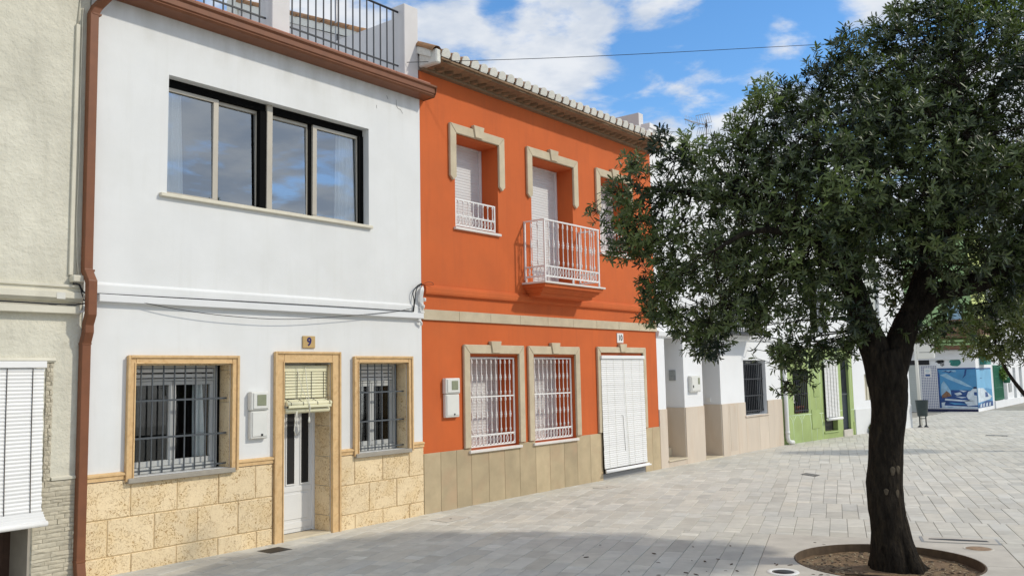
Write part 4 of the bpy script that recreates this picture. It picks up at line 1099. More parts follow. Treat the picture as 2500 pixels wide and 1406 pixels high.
# brick cornice: plain course, saw-tooth course, top course
build('cornice_course', MB().prism_x([(-.001, 7.0), (-.085, 7.005), (-.095, 7.04), (-.001, 7.04)], OX0+.004, OX1-.002), 'eave_brick', orange)
me = MB().prism_z([(-.105, .14), (.0, -.115), (.105, .14)], 0, .046).mesh('brick', M['eave_brick'])
i = 0; x = OX0 + .13
while x < OX1 - .1:
    inst('brick', me, orange, (x, -.125, 7.042 + random.uniform(-.003, .002)), (0, 0, random.uniform(-.05, .05))); x += .21
build('cornice_course', MB().prism_x([(-.001, 7.05), (-.10, 7.05), (-.10, 7.092), (-.001, 7.092)], OX0+.004, OX1-.002), 'eave_brick', orange)
me = MB().box(-.112, .112, -.13, .15, 0, .036).mesh('brick', M['eave_brick'])
x = OX0 + .13
while x < OX1 - .08:
    inst('brick', me, orange, (x, -.245 + random.uniform(-.006, .006), 7.094 + random.uniform(-.003, .003)), (R(-3), 0, random.uniform(-.03, .03))); x += .229
me = MB().box(-.112, .112, -.05, .2, 0, .03).mesh('brick', M['eave_brick'])
x = OX0 + .2
while x < OX1 - .08:
    inst('brick', me, orange, (x, -.36 + random.uniform(-.006, .006), 7.128 + random.uniform(-.003, .003)), (R(-2), 0, random.uniform(-.03, .03))); x += .229

# bands
build('red_band', MB().prism_x([(-.001, 3.385), (-.05, 3.40), (-.06, 3.43), (-.06, 3.50), (-.045, 3.515), (-.045, 3.525), (-.02, 3.545), (-.001, 3.55)], OX0+.05, OX1-.004), 'orange_render', orange)
js = [OX0+.004, 10.73, 11.53, 12.35, 13.18, 14.0, 14.82, 15.66, 16.48, OX1-.003]
for a, b in zip(js, js[1:]):
    build('band_stone', MB().box(a+.0015, b-.0015, -.035, -.001, 2.99, 3.155), 'sandstone', orange, bevel=.004)
# hood moulds with keystones
def keystone(xc, z0, z1):
    build('keystone', MB().prism_y([(xc-.095, z0), (xc+.095, z0), (xc+.14, z1), (xc-.14, z1)], -.075, -.002), 'sandstone', orange, bevel=.006)
def hood(xa, xb, zt, zfoot, ext, pointed, w=.155):
    xo, xi = xa - ext, xb + ext; zb = zt - w
    top = MB().prism_y([(xo+.004, zt), (xo+w+.002, zb), (xi-w-.002, zb), (xi-.004, zt)], -.05, -.001)
    build('hood_stone', top, 'sandstone', orange, bevel=.008)
    zf = zfoot
    def leg(sx):
        a, b = (xo, xo+w) if sx < 0 else (xi-w, xi)
        if pointed: poly = [(a, zf+.07), ((a+b)/2, zf), (b, zf+.07), (b, zb-.001 if sx < 0 else zt-.001), (a, zt-.001 if sx < 0 else zb-.001)]
        else: poly = [(a, zf), (b, zf), (b, zb-.001 if sx < 0 else zt-.001), (a, zt-.001 if sx < 0 else zb-.001)]
        build('hood_stone', MB().prism_y(poly, -.05, -.001), 'sandstone', orange, bevel=.008)
    leg(-1); leg(1)
    keystone((xa+xb)/2, zb+.012, zt+.065)
for o in UW: hood(o[0], o[1], 6.295, 5.33, .155, True)
for o in GW: hood(o[0], o[1], 2.615, .925, .150, False, .148)
hood(DR[0], DR[1], 2.63, .925, .120, False, .118)
# plinth slabs
js = [OX0+.003, 10.26, 10.63, 10.99, 11.43, 11.85, 12.27, 12.73, 13.16, 13.61, 14.04, 14.49, 14.925]
for a, b in list(zip(js, js[1:])) + [(16.588, 16.90), (16.90, OX1-.002)]:
    zt = .915
    m_ = (a + b) / 2
    if GW[0][0]-.03 < a and b < GW[0][1]+.1 or GW[1][0]-.03 < a and b < GW[1][1]+.05: zt = .83
    build('plinth_slab', MB().box(a+.002, b-.002, -.022, -.001, -.03, zt), 'plinth_stone', orange, bevel=.004)
# openings: roller shutters
def shutter(xa, xb, za, zb, y):
    g = build('shutter_guide', MB().box(xa+.002, xa+.05, y-.01, y+.04, za+.002, zb-.002).box(xb-.05, xb-.002, y-.01, y+.04, za+.002, zb-.002).box(xa+.052, xb-.052, y-.004, y+.04, zb-.03, zb-.002), 'pvc_white', orange, bevel=.004)
    slats(g, 'slat', M['shutter_white'], xa+.052, xb-.052, y+.03, za+.01, zb-.03, .0505, .007, .985)
    return g
for o in UW: shutter(*o, .375)
for o in GW: shutter(*o, .455)
for o in GW + UW[::2]: build('room', MB().room(o[0]-.1, o[1]+.1, o[2]-.1, o[3]+.1, .52, 1.5), 'dark_room', orange)
# ironwork shared meshes
BAL = [(.009, -.5), (.009, -.46), (.020, -.45), (.012, -.425), (.021, -.40), (.0085, -.37), (.0085, -.09), (.020, -.06), (.013, -.04), (.024, 0), (.013, .04), (.020, .06), (.0085, .09), (.0085, .37), (.021, .40), (.012, .425), (.020, .45), (.009, .46), (.009, .5)]
def baluster_mesh(h): return MB().lathe([(r, z * h) for r, z in BAL], 7).mesh('baluster', M['iron_white'])
def ring_mesh(w, h, r=.0075):
    return MB().tube([(w/2 * math.cos(2*math.pi*k/14), 0, h/2 * math.sin(2*math.pi*k/14)) for k in range(14)], r, 5, closed=True).mesh('ring', M['iron_white'])
def rail(parent, a, b, h=.012, w=.010, m='iron_white', name='rail'):
    a, b = Vector(a), Vector(b); d = (b - a)
    if abs(d.z) > .05: mbx = MB().box(a.x-w, a.x+w, a.y-w, a.y+w, a.z, b.z)
    elif abs(d.x) > abs(d.y): mbx = MB().box(a.x, b.x, a.y-w, a.y+w, a.z-h, a.z+h)
    else: mbx = MB().box(a.x-w, a.x+w, min(a.y, b.y), max(a.y, b.y), a.z-h, a.z+h)
    return build(name, mbx, m, parent)
def ring_row(parent, x0, x1, y, zc, hgt, n, me):
    p = (x1 - x0) / n
    for i in range(n):
        inst('ring', me, parent, (x0 + (i + .5) * p, y + (.003 if i % 2 else -.003), zc))
# window grilles
me_half = baluster_mesh(.62)
for o in GW:
    xa, xb, za, zb, y = o[0]+.01, o[1]-.03, o[2]+.03, o[3]-.03, .055
    g = build('window_grille', MB().box(xa, xb, y-.010, y+.010, zb-.022, zb).box(xa, xa+.028, y-.0102, y+.0102, za, zb-.023).box(xb-.028, xb, y-.0102, y+.0102, za, zb-.023), 'iron_white', orange)
    rail(g, (xa+.03, y, 1.745), (xb-.03, y, 1.745), .011, .0105); rail(g, (xa+.03, y, 1.105), (xb-.03, y, 1.105), .011, .0105); rail(g, (xa+.03, y, .925), (xb-.03, y, .925), .011, .0105)
    n = 9; p = (xb - xa - .056) / (n + .6)
    for i in range(n):
        x = xa + .028 + p * (i + .8)
        inst('baluster', me_half, g, (x, y, (1.745+2.39)/2 + .0)); inst('baluster', me_half, g, (x, y, (1.745+1.105)/2 + .005))
    p = (xb - xa - .07) / 13
    ring_row(g, xa+.035, xb-.035, y, 1.015, .15, 13, ring_mesh(p * 1.42, .152))
    build('sill', MB().box(o[0]-.045, o[1]+.035, -.065, .44, o[2]-.048, o[2]-.002), 'white_marble', orange, bevel=.006)
# balconettes of the two side windows
me_q = MB().lathe([(.008, -.125), (.018, -.115), (.011, -.09), (.008, -.07), (.008, .07), (.012, .085), (.019, .105), (.010, .118), (.009, .125)], 7).mesh('baluster', M['iron_white'])
for o in (UW[0], UW[2]):
    xa, xb, y = o[0]+.02, o[1]-.06, .03
    g = build('balconet', MB().box(xa, xb, y-.011, y+.011, 5.025, 5.048).box(xb-.022, xb, y-.0105, y+.0105, 4.58, 5.024).box(xa, xa+.022, y-.0105, y+.0105, 4.58, 5.024), 'iron_white', orange)
    for z in (4.775, 4.60): rail(g, (xa+.023, y, z), (xb-.023, y, z), .010, .0102)
    for i in range(8): inst('baluster', me_q, g, (xa + .085 + i * .127, y, 4.90))
    p = (xb - xa - .05) / 12
    ring_row(g, xa+.025, xb-.025, y, 4.687, .15, 12, ring_mesh(p * 1.45, .150))
    build('sill', MB().box(o[0]-.045, o[1]+.03, -.05, .36, o[2]-.045, o[2]-.001), 'white_marble', orange, bevel=.006)
# the balcony
bal = build('balcony', MB().box(12.45, 14.42, -.53, -.001, 3.715, 3.748), 'white_marble', orange, bevel=.005)
prof = [(-.001, 3.30), (-.31, 3.50), (-.31, 3.56), (-.35, 3.565), (-.37, 3.60), (-.42, 3.61), (-.42, 3.64), (-.48, 3.655), (-.48, 3.714), (-.001, 3.714)]
def corbel():
    mb = MB(); rings = []
    for d, z in ((-.16, 3.50), (-.30, 3.505), (-.31, 3.56), (-.355, 3.568), (-.375, 3.60), (-.425, 3.61), (-.43, 3.645), (-.485, 3.655), (-.49, 3.7135)):
        e = (.49 + d) * .62
        rings.append([(12.49 + e, -.001, z), (12.49 + e, d, z), (14.38 - e, d, z), (14.38 - e, -.001, z)])
    vs = [v for r in rings for v in r]; fs = []
    for i in range(len(rings) - 1):
        for k in range(3): fs.append((i*4+k, i*4+k+1, (i+1)*4+k+1, (i+1)*4+k))
    fs.append((3, 2, 1, 0))
    return mb.add(vs, fs)
build('corbel', corbel(), 'orange_render', bal)
X0, X1, YF, ZT = 12.55, 14.30, -.455, 4.865
for p in (X0, X1):
    rail(bal, (p, YF, 3.80), (p, YF, ZT-.013), .013, .014, name='post'); rail(bal, (p, -.016, 3.80), (p, -.016, ZT-.013), .013, .014, name='post')
rail(bal, (X0-.02, YF, ZT), (X1+.02, YF, ZT), .012, .018, name='top_rail')
for p in (X0, X1): rail(bal, (p, YF+.02, ZT), (p, -.001, ZT), .0118, .018, name='top_rail')
for z in (4.03, 3.845):
    rail(bal, (X0+.015, YF, z), (X1-.015, YF, z), .010, .012)
    for p in (X0, X1): rail(bal, (p, YF+.016, z), (p, -.03, z), .010, .012)
me_b = baluster_mesh(.80)
for i in range(11): inst('baluster', me_b, bal, (X0 + .13 + i * .1475, YF, 4.445))
for i in range(2):
    for p in (X0, X1): inst('baluster', me_b, bal, (p, YF + .15 + i * .15, 4.445))
p = (X1 - X0 - .03) / 19
ring_row(bal, X0+.015, X1-.015, YF, 3.938, .17, 19, ring_mesh(p * 1.45, .165))
mr_ = ring_mesh(.12, .165)
for q in (X0, X1):
    for i in range(5): inst('ring', mr_, bal, (q + (.003 if i % 2 else -.003), YF + .055 + i * .083, 3.938), (0, 0, R(90)))
foot = MB().lathe([(.014, 0), (.026, .015), (.014, .03), (.024, .05), (.012, .09)], 9).mesh('foot', M['iron_white'])
for x, y in ((X0, YF), (X1, YF), ((X0+X1)/2, YF), (X0, -.03), (X1, -.03)): inst('foot', foot, bal, (x, y, 3.748))
# door
build('doorstep', MB().box(DR[0]+.003, DR[1]-.003, -.015, .45, -.04, .105), 'granite', orange, bevel=.006)
build('door', MB().box(DR[0]+.01, DR[1]-.01, .42, .46, .10, 2.45).box(15.0, 15.7, .405, .419, .3, 1.1).box(15.8, 16.5, .405, .419, .3, 1.1), 'door_brown', orange, bevel=.006)
t = roller_blind('slat_blind', 'full length white slat blind covering the door of house 10', 14.90, 16.56, -.055, 2.455, .215, .0405, 'blind_white', -.075, 'white slat blinds hung over doorways', ())
for x in (15.08, 15.35, 16.05, 16.38): build('cord', MB().tube([(x, -.066, 2.39), (x+.01, -.072, 1.3), (x, -.088, .2)], .0022, 4), 'cord_white', t)
build('cord', MB().tube([(15.72, -.075, 2.44), (15.74, -.085, 1.6), (15.80, -.085, .9), (15.82, -.10, .22)], .0045, 5), 'cord_white', t)
build('cord', MB().tube([(15.58, -.078, 1.24), (15.64, -.078, 1.23), (15.68, -.08, .7), (15.69, -.08, .52)], .0035, 5), 'cord_dark', t)
build('bottom_bar', MB().box(14.90, 16.60, -.115, -.085, .165, .20), 'blind_white', t, bevel=.006)
build('bottom_roll', MB().tube([(14.88, -.125, .155), (16.62, -.125, .162)], .019, 10), 'blind_white', t)
# number plate
t = thing('house_number', 'white plate with a black number 10 above the blind of the orange house', 'house number', (15.72, 0, 2.72))
build('plate', MB().box(15.605, 15.845, -.018, -.0012, 2.715, 2.925), 'plate_white', t, bevel=.004)
e = MB()
for i in range(8):
    e.box(15.607 + i*.03, 15.607 + i*.03 + .018, -.0195, -.0185, 2.717, 2.728).box(15.607 + i*.03, 15.607 + i*.03 + .018, -.0195, -.0185, 2.912, 2.923)
build('border', e, 'plate_red', t)
text('numeral', '10', .165, (15.725, -.0195, 2.82), t, 'black_ink', bold=.003)
meter_box(10.50, 1.445, 2.07, .34, 'white meter box on the orange wall left of the white window grilles', 1)

# ================================================================== white house with the marble base
w2 = thing('white_house', 'white house with beige marble base and two open porches, right of the orange house', 'house', (20.7, 0, 0))
WX0, WX1 = 17.249, 24.22
ops = [(17.595, 18.47, .15, 2.92, 1.6), (19.41, 20.37, .03, 2.75, 1.6), (21.76, 23.20, .93, 2.37, .30)]
mb = MB().wall(WX0, WX1, -.05, 7.62, ops); shell(mb, WX0, WX1, 7.62, 9)
# taller step of the parapet at the left end
build('wall', mb, 'bright_white', w2, weld=True)
build('parapet', MB().box(WX0+.004, 17.45, .25, 4.0, 7.625, 8.02), 'post_render', w2)
build('parapet_cap', MB().prism_y([(WX0, 7.622), (WX1, 7.622), (WX1, 7.67), (18.0, 7.67), (17.5, 7.73), (WX0, 7.73)], -.03, .2), 'bright_white', w2)
for x0, x1, z0, z1 in ((WX0+.002, 17.594, -.04, 1.28), (18.472, 19.408, -.04, 1.28), (20.372, 20.72, -.04, 1.28), (20.723, 21.25, -.04, 1.28), (21.253, 21.758, -.04, 1.28), (21.76, 22.6, -.04, .88), (22.603, 23.2, -.04, .88), (23.203, WX1-.004, -.04, 1.28), (17.596, 18.468, -.04, .115)):
    build('marble_slab', MB().box(x0+.0012, x1-.0012, -.022, -.001, z0, z1), 'beige_marble', w2)
for x, z0, dp, zl in ((18.47, .15, 1.55, .15), (20.37, .03, 1.55, .03)):
    build('marble_slab', MB().box(x-.022, x-.001, .001, dp, z0, 1.28), 'beige_marble', w2)
for xa, z in ((17.595, .15), (19.41, .03)):
    build('marble_slab', MB().box(xa+.001, xa+.022, .001, 1.55, z, 1.28), 'beige_marble', w2)
build('porch_step', MB().box(17.57, 18.446, -.05, 1.5, .117, .152), 'step_stone', w2, bevel=.006)
build('porch_step', MB().box(17.62, 18.445, .36, 1.5, .153, .36), 'step_stone', w2, bevel=.006)
build('porch_step', MB().box(17.62, 18.445, .72, 1.5, .361, .56), 'step_stone', w2, bevel=.006)
build('porch_step', MB().box(19.40, 20.345, -.03, 1.5, -.02, .032), 'step_stone', w2, bevel=.006)
build('door', MB().box(17.60, 18.44, 1.5, 1.55, .16, 2.9), 'navy_door', w2); build('door', MB().box(19.44, 20.34, 1.5, 1.55, .04, 2.7), 'navy_door', w2)
build('access_panel', MB().box(20.80, 21.16, -.026, -.0225, .10, 1.22), 'beige_marble', w2)
build('window_frame', MB().box(21.765, 23.195, .22, .26, .935, 2.365), 'steel_grey', w2)
build('pane', MB().box(21.80, 23.16, .212, .218, .97, 2.33), 'glass', w2)
build('sill', MB().box(21.72, 23.24, -.05, .2, .885, .929), 'beige_marble', w2, bevel=.006)
g = build('window_grille', MB().box(21.77, 23.19, .09, .12, 2.25, 2.275), 'iron_dark', w2)
for z in (1.03, 1.43, 1.87): build('rail', MB().box(21.77, 23.19, .088, .122, z-.016, z+.016), 'iron_dark', g)
me = MB().box(-.012, .012, -.012, .012, -.65, .65).mesh('bar', M['iron_dark'])
for i in range(13): inst('bar', me, g, (21.80 + i * .1135, .105, 1.64))
build('shutter_leaf', MB().box(21.765, 22.25, .15, .19, .95, 2.35), 'iron_dark', g)
build('string_course', MB().prism_x([(-.001, 2.86), (-.06, 2.90), (-.08, 3.0), (-.001, 3.04)], WX0+.01, WX1-.01), 'bright_white', w2)
bl = build('balcony', MB().box(19.4, 22.15, -.55, -.085, 3.0, 3.06), 'iron_dark', w2)
build('top_rail', MB().box(19.4, 22.15, -.55, -.515, 4.0, 4.03), 'iron_dark', bl)
me = MB().box(-.010, .010, -.010, .010, -.47, .47).mesh('baluster', M['iron_dark'])
for i in range(23): inst('baluster', me, bl, (19.43 + i * .1225, -.532, 3.53))
for x in (22.02, 19.6):
    pts = [(x, -.02, 2.62), (x, -.10, 2.60), (x, -.24, 2.66), (x, -.36, 2.80), (x, -.44, 2.90), (x, -.50, 2.92), (x, -.54, 2.87), (x, -.52, 2.82), (x, -.47, 2.83), (x, -.46, 2.87)]
    build('scroll_bracket', MB().tube(pts, .012, 6), 'iron_dark', bl)
build('balcony_door', MB().box(20.1, 21.4, -.012, -.001, 3.07, 5.3), 'grey_slat', w2)
build('plaque', MB().box(18.440, 18.4690, .20, .37, 1.90, 2.14), 'grey_plaque', w2, bevel=.004)
build('light_switch', MB().box(20.34, 20.3695, .27, .38, 1.34, 1.45), 'plate_white', w2, bevel=.006)
t = thing('meter_box', 'white square meter box between the two porches of the marble based house', 'meter box', (18.92, 0, 1.62))
build('casing', MB().box(18.67, 19.16, -.08, -.001, 1.62, 2.00), 'meter_white', t, bevel=.012)
build('cover', MB().box(18.70, 19.13, -.092, -.0805, 1.65, 1.97), 'meter_white', t, bevel=.006)
build('window', MB().box(19.0, 19.09, -.097, -.0925, 1.80, 1.95), 'meter_glass', t)
build('lock', MB().box(18.74, 18.78, -.097, -.0925, 1.72, 1.78), 'black', t)
t = thing('downpipe', 'white plastic downpipe at the seam of the marble base and the green wall', 'downpipe', (24.3, -.1, 0))
build('pipe', MB().tube([(24.34, -.08, 3.0), (24.34, -.08, .22), (24.36, -.09, .12), (24.43, -.12, .07), (24.56, -.15, .06)], [.062]*5, 12), 'white_pipe', t)
build('collar', MB().tube([(24.34, -.08, .30), (24.34, -.08, .38)], .070, 12), 'white_pipe', t)
build('mouth', MB().tube([(24.565, -.151, .06), (24.572, -.152, .06)], .050, 12), 'black', t)

# antenna on that roof
t = thing('antenna', 'grid reflector television antenna on the roof behind the tree', 'antenna', (22.25, 1.0, 7.62))
build('mast', MB().tube([(22.25, 1, 7.62), (22.29, 1, 9.10)], .022, 8), 'antenna_metal', t)
bd = Vector((-.97, -.05, -.10)).normalized(); o_ = Vector((22.28, 1.0, 8.93))
sdv = bd.cross(Vector((0, 0, 1))).normalized()
build('boom', MB().tube([o_ + bd * -.06, o_ + bd * 1.45], .014, 6).tube([o_ + bd*.5 + Vector((0,0,-.06)), o_ + bd * 1.45], .008, 6), 'antenna_metal', t)
build('feed', MB().box(-.04, .04, -.04, .04, -.05, .05).tube([(-.10, 0, 0), (.12, 0, 0)], .02, 6), 'red_plastic', t).location = Vector((o_ + bd*.28) - OFF[t.name])
me = MB().tube([(0, 0, -.12), (0, 0, .12)], .004, 5).mesh('director', M['antenna_metal'])
for i in range(10): inst('director', me, t, o_ + bd * (.50 + i * .1))
for sgn in (1, -1):
    gr = MB(); c0 = o_ + bd * .10
    for j in range(7):
        f = j / 6
        h0, h1 = c0 + sdv * (.40 * (f - .5)) + Vector((0, 0, sgn * .05)), c0 + sdv * (.40 * (f - .5)) + bd * .14 + Vector((0, 0, sgn * .29))
        gr.tube([h0, h1], .006, 5)
    for hh, fr in ((.05, 0), (.29, .14)):
        gr.tube([c0 - sdv * .20 + bd * fr + Vector((0, 0, sgn * hh)), c0 + sdv * .20 + bd * fr + Vector((0, 0, sgn * hh))], .008, 5)
    build('reflector', gr, 'antenna_metal', t)
build('clamp', MB().lathe([(.02, -.06), (.04, -.04), (.04, .04), (.02, .06)], 8, tuple(o_)), 'cable_black', t)

# ================================================================== green house (slightly turned)
gh = thing('green_house', 'green painted house front with pale lines, beyond the white downpipe', 'house', (24.25, .0, 0), math.atan2(-.47, 4.70), local=True)
GL = 4.80
ops = [(.70, 1.56, .83, 2.1, .2), (2.62, 3.52, .21, 2.32, .25), (3.90, 4.47, .20, 2.44, .16)]
mb = MB().wall(.02, GL, -.05, 2.72, ops); shell(mb, .02, GL, 7.0, 8)
mb.wall(.02, GL, 2.721, 7.0, [(2.0, 2.9, 3.2, 5.2, .2)], mi=1)
build('wall', mb, ['green_paint', 'bright_white'], gh, weld=True)
build('ledge', MB().box(.03, GL-.01, -.06, -.001, 2.73, 2.82), 'bright_white', gh)
def line(pts, r=.018, m='green_line'):
    build('painted_line', MB().tube([(x, r*.72, z) for x, z in pts], r, 6), m, gh)
line([(.12, .79), (2.58, .78)], .022); line([(3.55, .79), (3.88, .80)]); line([(4.49, .80), (4.79, .79)])
for x in (.62, 1.15): line([(x, 0.0), (x, .52), (x-.06, .66), (x-.18, .77)]); line([(x, .52), (x+.06, .66), (x+.18, .77)]); line([(x, .5), (x, .77)], .010)
for x in (1.72, 2.08, 2.46): line([(x, 0.0), (x+.02, .45), (x-.06, .77)])
for x in (.42, 1.72, 2.1, 2.42, 3.62, 4.62): line([(x, .8), (x, 2.4)], .013)
line([(3.0, 2.44), (4.79, 2.44)], .018); line([(.3, 2.44), (2.5, 2.44)], .018)
for x in (3.3, 3.85, 4.4): line([(x, 2.60), (x+.08, 2.52), (x+.22, 2.50), (x+.32, 2.56), (x+.30, 2.63)], .014)
for a, b, c, d in ((1.78, 2.28, .35, .90), (1.98, 2.33, 1.28, 1.69), (4.66, 4.78, .02, .40)):
    build('cabinet_door', MB().box(a, b, -.014, -.001, c, d), 'green_paint', gh)
    line([(a, c), (a, d), (b, d), (b, c), (a, c)], .014, 'green_dark')
g = build('window_grille', MB().box(.70, 1.56, -.03, -.005, 1.38, 1.41), 'iron_dark', gh)
for z in (.90, 1.9): build('rail', MB().box(.70, 1.56, -.03, -.005, z, z+.03), 'iron_dark', g)
me = MB().box(-.013, .013, -.013, .013, -.62, .62).mesh('bar', M['iron_dark'])
for i in range(8): inst('bar', me, g, (.74 + i * .112, -.02, 1.46))
build('room', MB().room(.5, 1.8, .7, 2.2, .2, 1.2), 'dark_room', gh)
build('curtain', MB().box(.72, 1.2, .19, .196, 1.12, 1.6), 'curtain', gh)
build('door', MB().box(3.905, 4.465, .08, .13, .205, 2.43), 'navy_door', gh)
me = MB().box(-.008, .008, -.008, .008, -.5, .5).mesh('bar', M['iron_dark'])
for i in range(5): inst('bar', me, gh, (4.0 + i * .09, .06, 1.85))
build('door_rail', MB().box(3.91, 4.46, .05, .078, 1.27, 1.31), 'steel_grey', gh)
build('doorstep', MB().box(3.86, 4.50, -.04, .16, -.03, .20), 'concrete', gh, bevel=.008)
build('lattice', MB().box(2.63, 3.51, .15, .19, .22, 2.3), 'cast_iron', gh)
build('sill', MB().box(2.55, 3.55, -.03, .12, .17, .209), 'green_paint', gh)
t = thing('flower_pot', 'orange flower pots behind the barred window of the green house', 'flower pot', tuple(Matrix.Rotation(math.atan2(-.47, 4.70), 3, 'Z') @ Vector((1.13, .09, .835)) + Vector((24.25, 0, 0))))
for dx in (-.16, .02, .2): build('pot', MB().lathe([(.06, 0), (.085, .16), (.095, .16), (.095, .2)], 10, tuple(Vector(t.location) + Vector((dx, 0, 0)))), 'pot_terracotta', t)
def local_blind(root_xy, ang):
    t = thing('slat_blind', 'narrow white slat blind hung on the green house', 'blind', (root_xy[0], root_xy[1], .55), ang, 'white slat blinds hung over doorways', local=True)
    build('head_rail', MB().box(-.47, .47, -.03, .02, 1.74, 1.83), 'blind_white', t)
    s = MB()
    for i in range(41):
        z = 1.725 - i * .0405; s.prism_x([(-.004, z-.018), (-.011, z), (-.004, z+.018), (.003, z+.018), (.003, z-.018)], -.46, .46)
    build('slats', s, 'blind_white', t, kind='stuff')
    for x in (-.3, -.1, .1, .3): build('cord', MB().tube([(x, -.014, 1.75), (x, -.014, .06)], .005, 4), 'cord_dark', t)
    build('bottom_roll', MB().tube([(-.5, -.05, .035), (.5, -.05, .035)], .045, 10), 'blind_white', t)
_a = math.atan2(-.47, 4.70); _p = Matrix.Rotation(_a, 3, 'Z') @ Vector((3.08, -.07, 0)) + Vector((24.25, 0, 0))
local_blind(_p, _a)

# ================================================================== white house with the bare wall, behind the tree trunk
w3 = thing('white_house', 'plain white house behind the tree trunk, ending at the litter bin', 'house', (28.98, -.475, 0), math.atan2(-.63, 4.15), local=True)
mb = MB().wall(0, 4.2, -.05, 6.3, [(.80, 1.9, 1.05, 1.90, .2), (1.2, 2.2, 3.3, 5.2, .2)]); shell(mb, 0, 4.2, 6.3, 8)
build('wall', mb, 'bright_white', w3, weld=True)
build('plinth', MB().box(.01, 4.19, -.035, -.001, -.05, .80), 'white_render', w3, bevel=.01)
build('string_course', MB().box(.01, 4.19, -.05, -.001, 3.0, 3.1), 'cream_sill', w3)
build('window_frame', MB().box(.81, 1.89, .1, .14, 1.06, 1.89), 'cream_sill', w3)
for i in range(5): build('bar', MB().box(.9 + i*.2, .93 + i*.2, .06, .09, 1.06, 1.89), 'cream_sill', w3)
build('balcony_door', MB().box(1.21, 2.19, .1, .14, 3.31, 5.19), 'grey_slat', w3)

# ================================================================== shop on the far corner
shop = thing('corner_shop', 'far corner building with a blue sea mural below green upper walls', 'building', (45.3, -.9, 0))
SX, SY = 45.3, -.88
b = MB()
b.quad((SX, 9, -.05), (SX, SY, -.05), (SX, SY, 3.06), (SX, 9, 3.06), 0)
b.quad((SX, SY, -.05), (49.0, SY, -.05), (49.0, SY, 3.06), (SX, SY, 3.06), 0)
b.quad((SX, 9, 3.06), (SX, SY, 3.06), (SX, SY, 8.2), (SX, 9, 8.2), 1)
b.quad((SX, SY, 3.06), (49.0, SY, 3.06), (49.0, SY, 8.2), (SX, SY, 8.2), 2)
b.quad((49.0, SY, -.05), (49.0, 9, -.05), (49.0, 9, 8.2), (49.0, SY, 8.2), 0)
b.quad((SX, SY, 8.2), (49, SY, 8.2), (49, 9, 8.2), (SX, 9, 8.2), 0)
build('wall', b, ['bright_white', 'shop_green', 'shop_green_sunlit'], shop)
def fr(name, y0, y1, z0, z1, d, m, d0=.002, parent=None):      # a slab on the front (which faces -x)
    return build(name, MB().box(SX-d, SX-d0, min(y0, y1), max(y0, y1), z0, z1), m, parent or shop)
def frp(name, pts, d0, d1, m, parent=None):                     # an outline on the front, points (y, z)
    return build(name, MB().prism_x(pts if True else pts, SX-d1, SX-d0), m, parent or shop)
def sdp(name, pts, d0, d1, m, parent=None):                     # an outline on the side, points (x, z)
    return build(name, MB().prism_y(pts, SY-d1, SY-d0), m, parent or shop)
fr('plinth', SY+.004, 1.53, -.02, .115, .03, 'navy_tile')
mural = fr('mural', SY+.004, .765, .16, 2.02, .012, 'sky_paint')
frp('painted_border', [(SY+.005, 1.955), (.765, 1.955), (.765, 2.02), (SY+.005, 2.02)], .0125, .016, 'sea_paint', mural)
frp('painted_sea', [(SY+.005, .17), (.76, .17), (.76, .70), (.45, .78), (.20, 1.0), (-.70, .98), (SY+.005, 1.02)], .0125, .016, 'sea_paint', mural)
frp('painted_spray', [(.64, .72), (.22, .72), (.24, .95), (.38, 1.22), (.52, 1.42), (.62, 1.28), (.66, 1.0)], .0165, .019, 'mist_paint', mural)
frp('painted_rock', [(.62, .62), (.22, .72), (.30, .86), (.42, .96), (.56, .82), (.64, .76)], .0195, .022, 'rock_paint', mural)
frp('painted_cloud', [(.66, 1.70), (.40, 1.78), (.10, 1.58), (-.25, 1.42), (-.70, 1.12), (-.45, 1.16), (.0, 1.36), (.35, 1.52)], .0125, .016, 'mist_paint', mural)
frp('painted_cloud', [(.60, 1.90), (-.02, 1.92), (-.05, 1.84), (.40, 1.84)], .0125, .016, 'mist_paint', mural)
for pts in ([(.10, .84), (-.16, .90), (-.24, .80), (-.02, .74)], [(-.12, .99), (-.45, .95), (-.30, .90)], [(.55, .28), (-.85, .22), (-.86, .17), (.70, .17), (.72, .40), (.5, .44)], [(.50, .60), (-.2, .54), (-.8, .50), (-.3, .47), (.52, .52)], [(.05, .70), (-.45, .66), (-.2, .62)], [(-.30, .48), (-.86, .62), (-.86, .30), (-.45, .26)]):
    frp('painted_wave', pts, .0165, .019, 'foam_paint', mural)
for pts in ([(.36, .42), (-.2, .38), (-.5, .34), (.1, .32)], [(.60, .22), (.0, .20), (.3, .185)]):
    frp('painted_wave', pts, .0195, .022, 'sky_paint', mural)
frp('painted_ship', [(-.42, .72), (-.48, .58), (-.86, .46), (-.86, .60), (-.872, 1.06), (-.70, 1.05), (-.62, .96), (-.50, .92)], .0195, .023, 'foam_paint', mural)
frp('painted_window', [(-.74, .90), (-.74, .76), (-.86, .74), (-.86, .90)], .0235, .026, 'sea_paint', mural)
frp('painted_funnel', [(-.72, 1.06), (-.74, 1.14), (-.86, 1.14), (-.868, 1.06)], .0195, .023, 'navy_tile', mural)
for c in ((.28, 1.82, 1), (-.42, 1.72, 2)):
    y, z, k = c
    frp('painted_bird', [(y+.30, z+.04), (y+.10, z+.02), (y-.02, z-.04), (y-.14, z+.03), (y-.24, z-.02), (y-.1, z+.08), (y, z+.02), (y+.12, z+.08)] if k == 1 else [(y, z+.22), (y-.08, z+.22), (y-.02, z-.05), (y+.14, z-.20), (y+.04, z-.02)], .0165, .019, 'sea_paint', mural)
frp('painted_edge', [(.765, .16), (.765, 2.02), (.68, 1.70), (.70, .9), (.66, .17)], .0232, .026, 'sea_paint', mural)
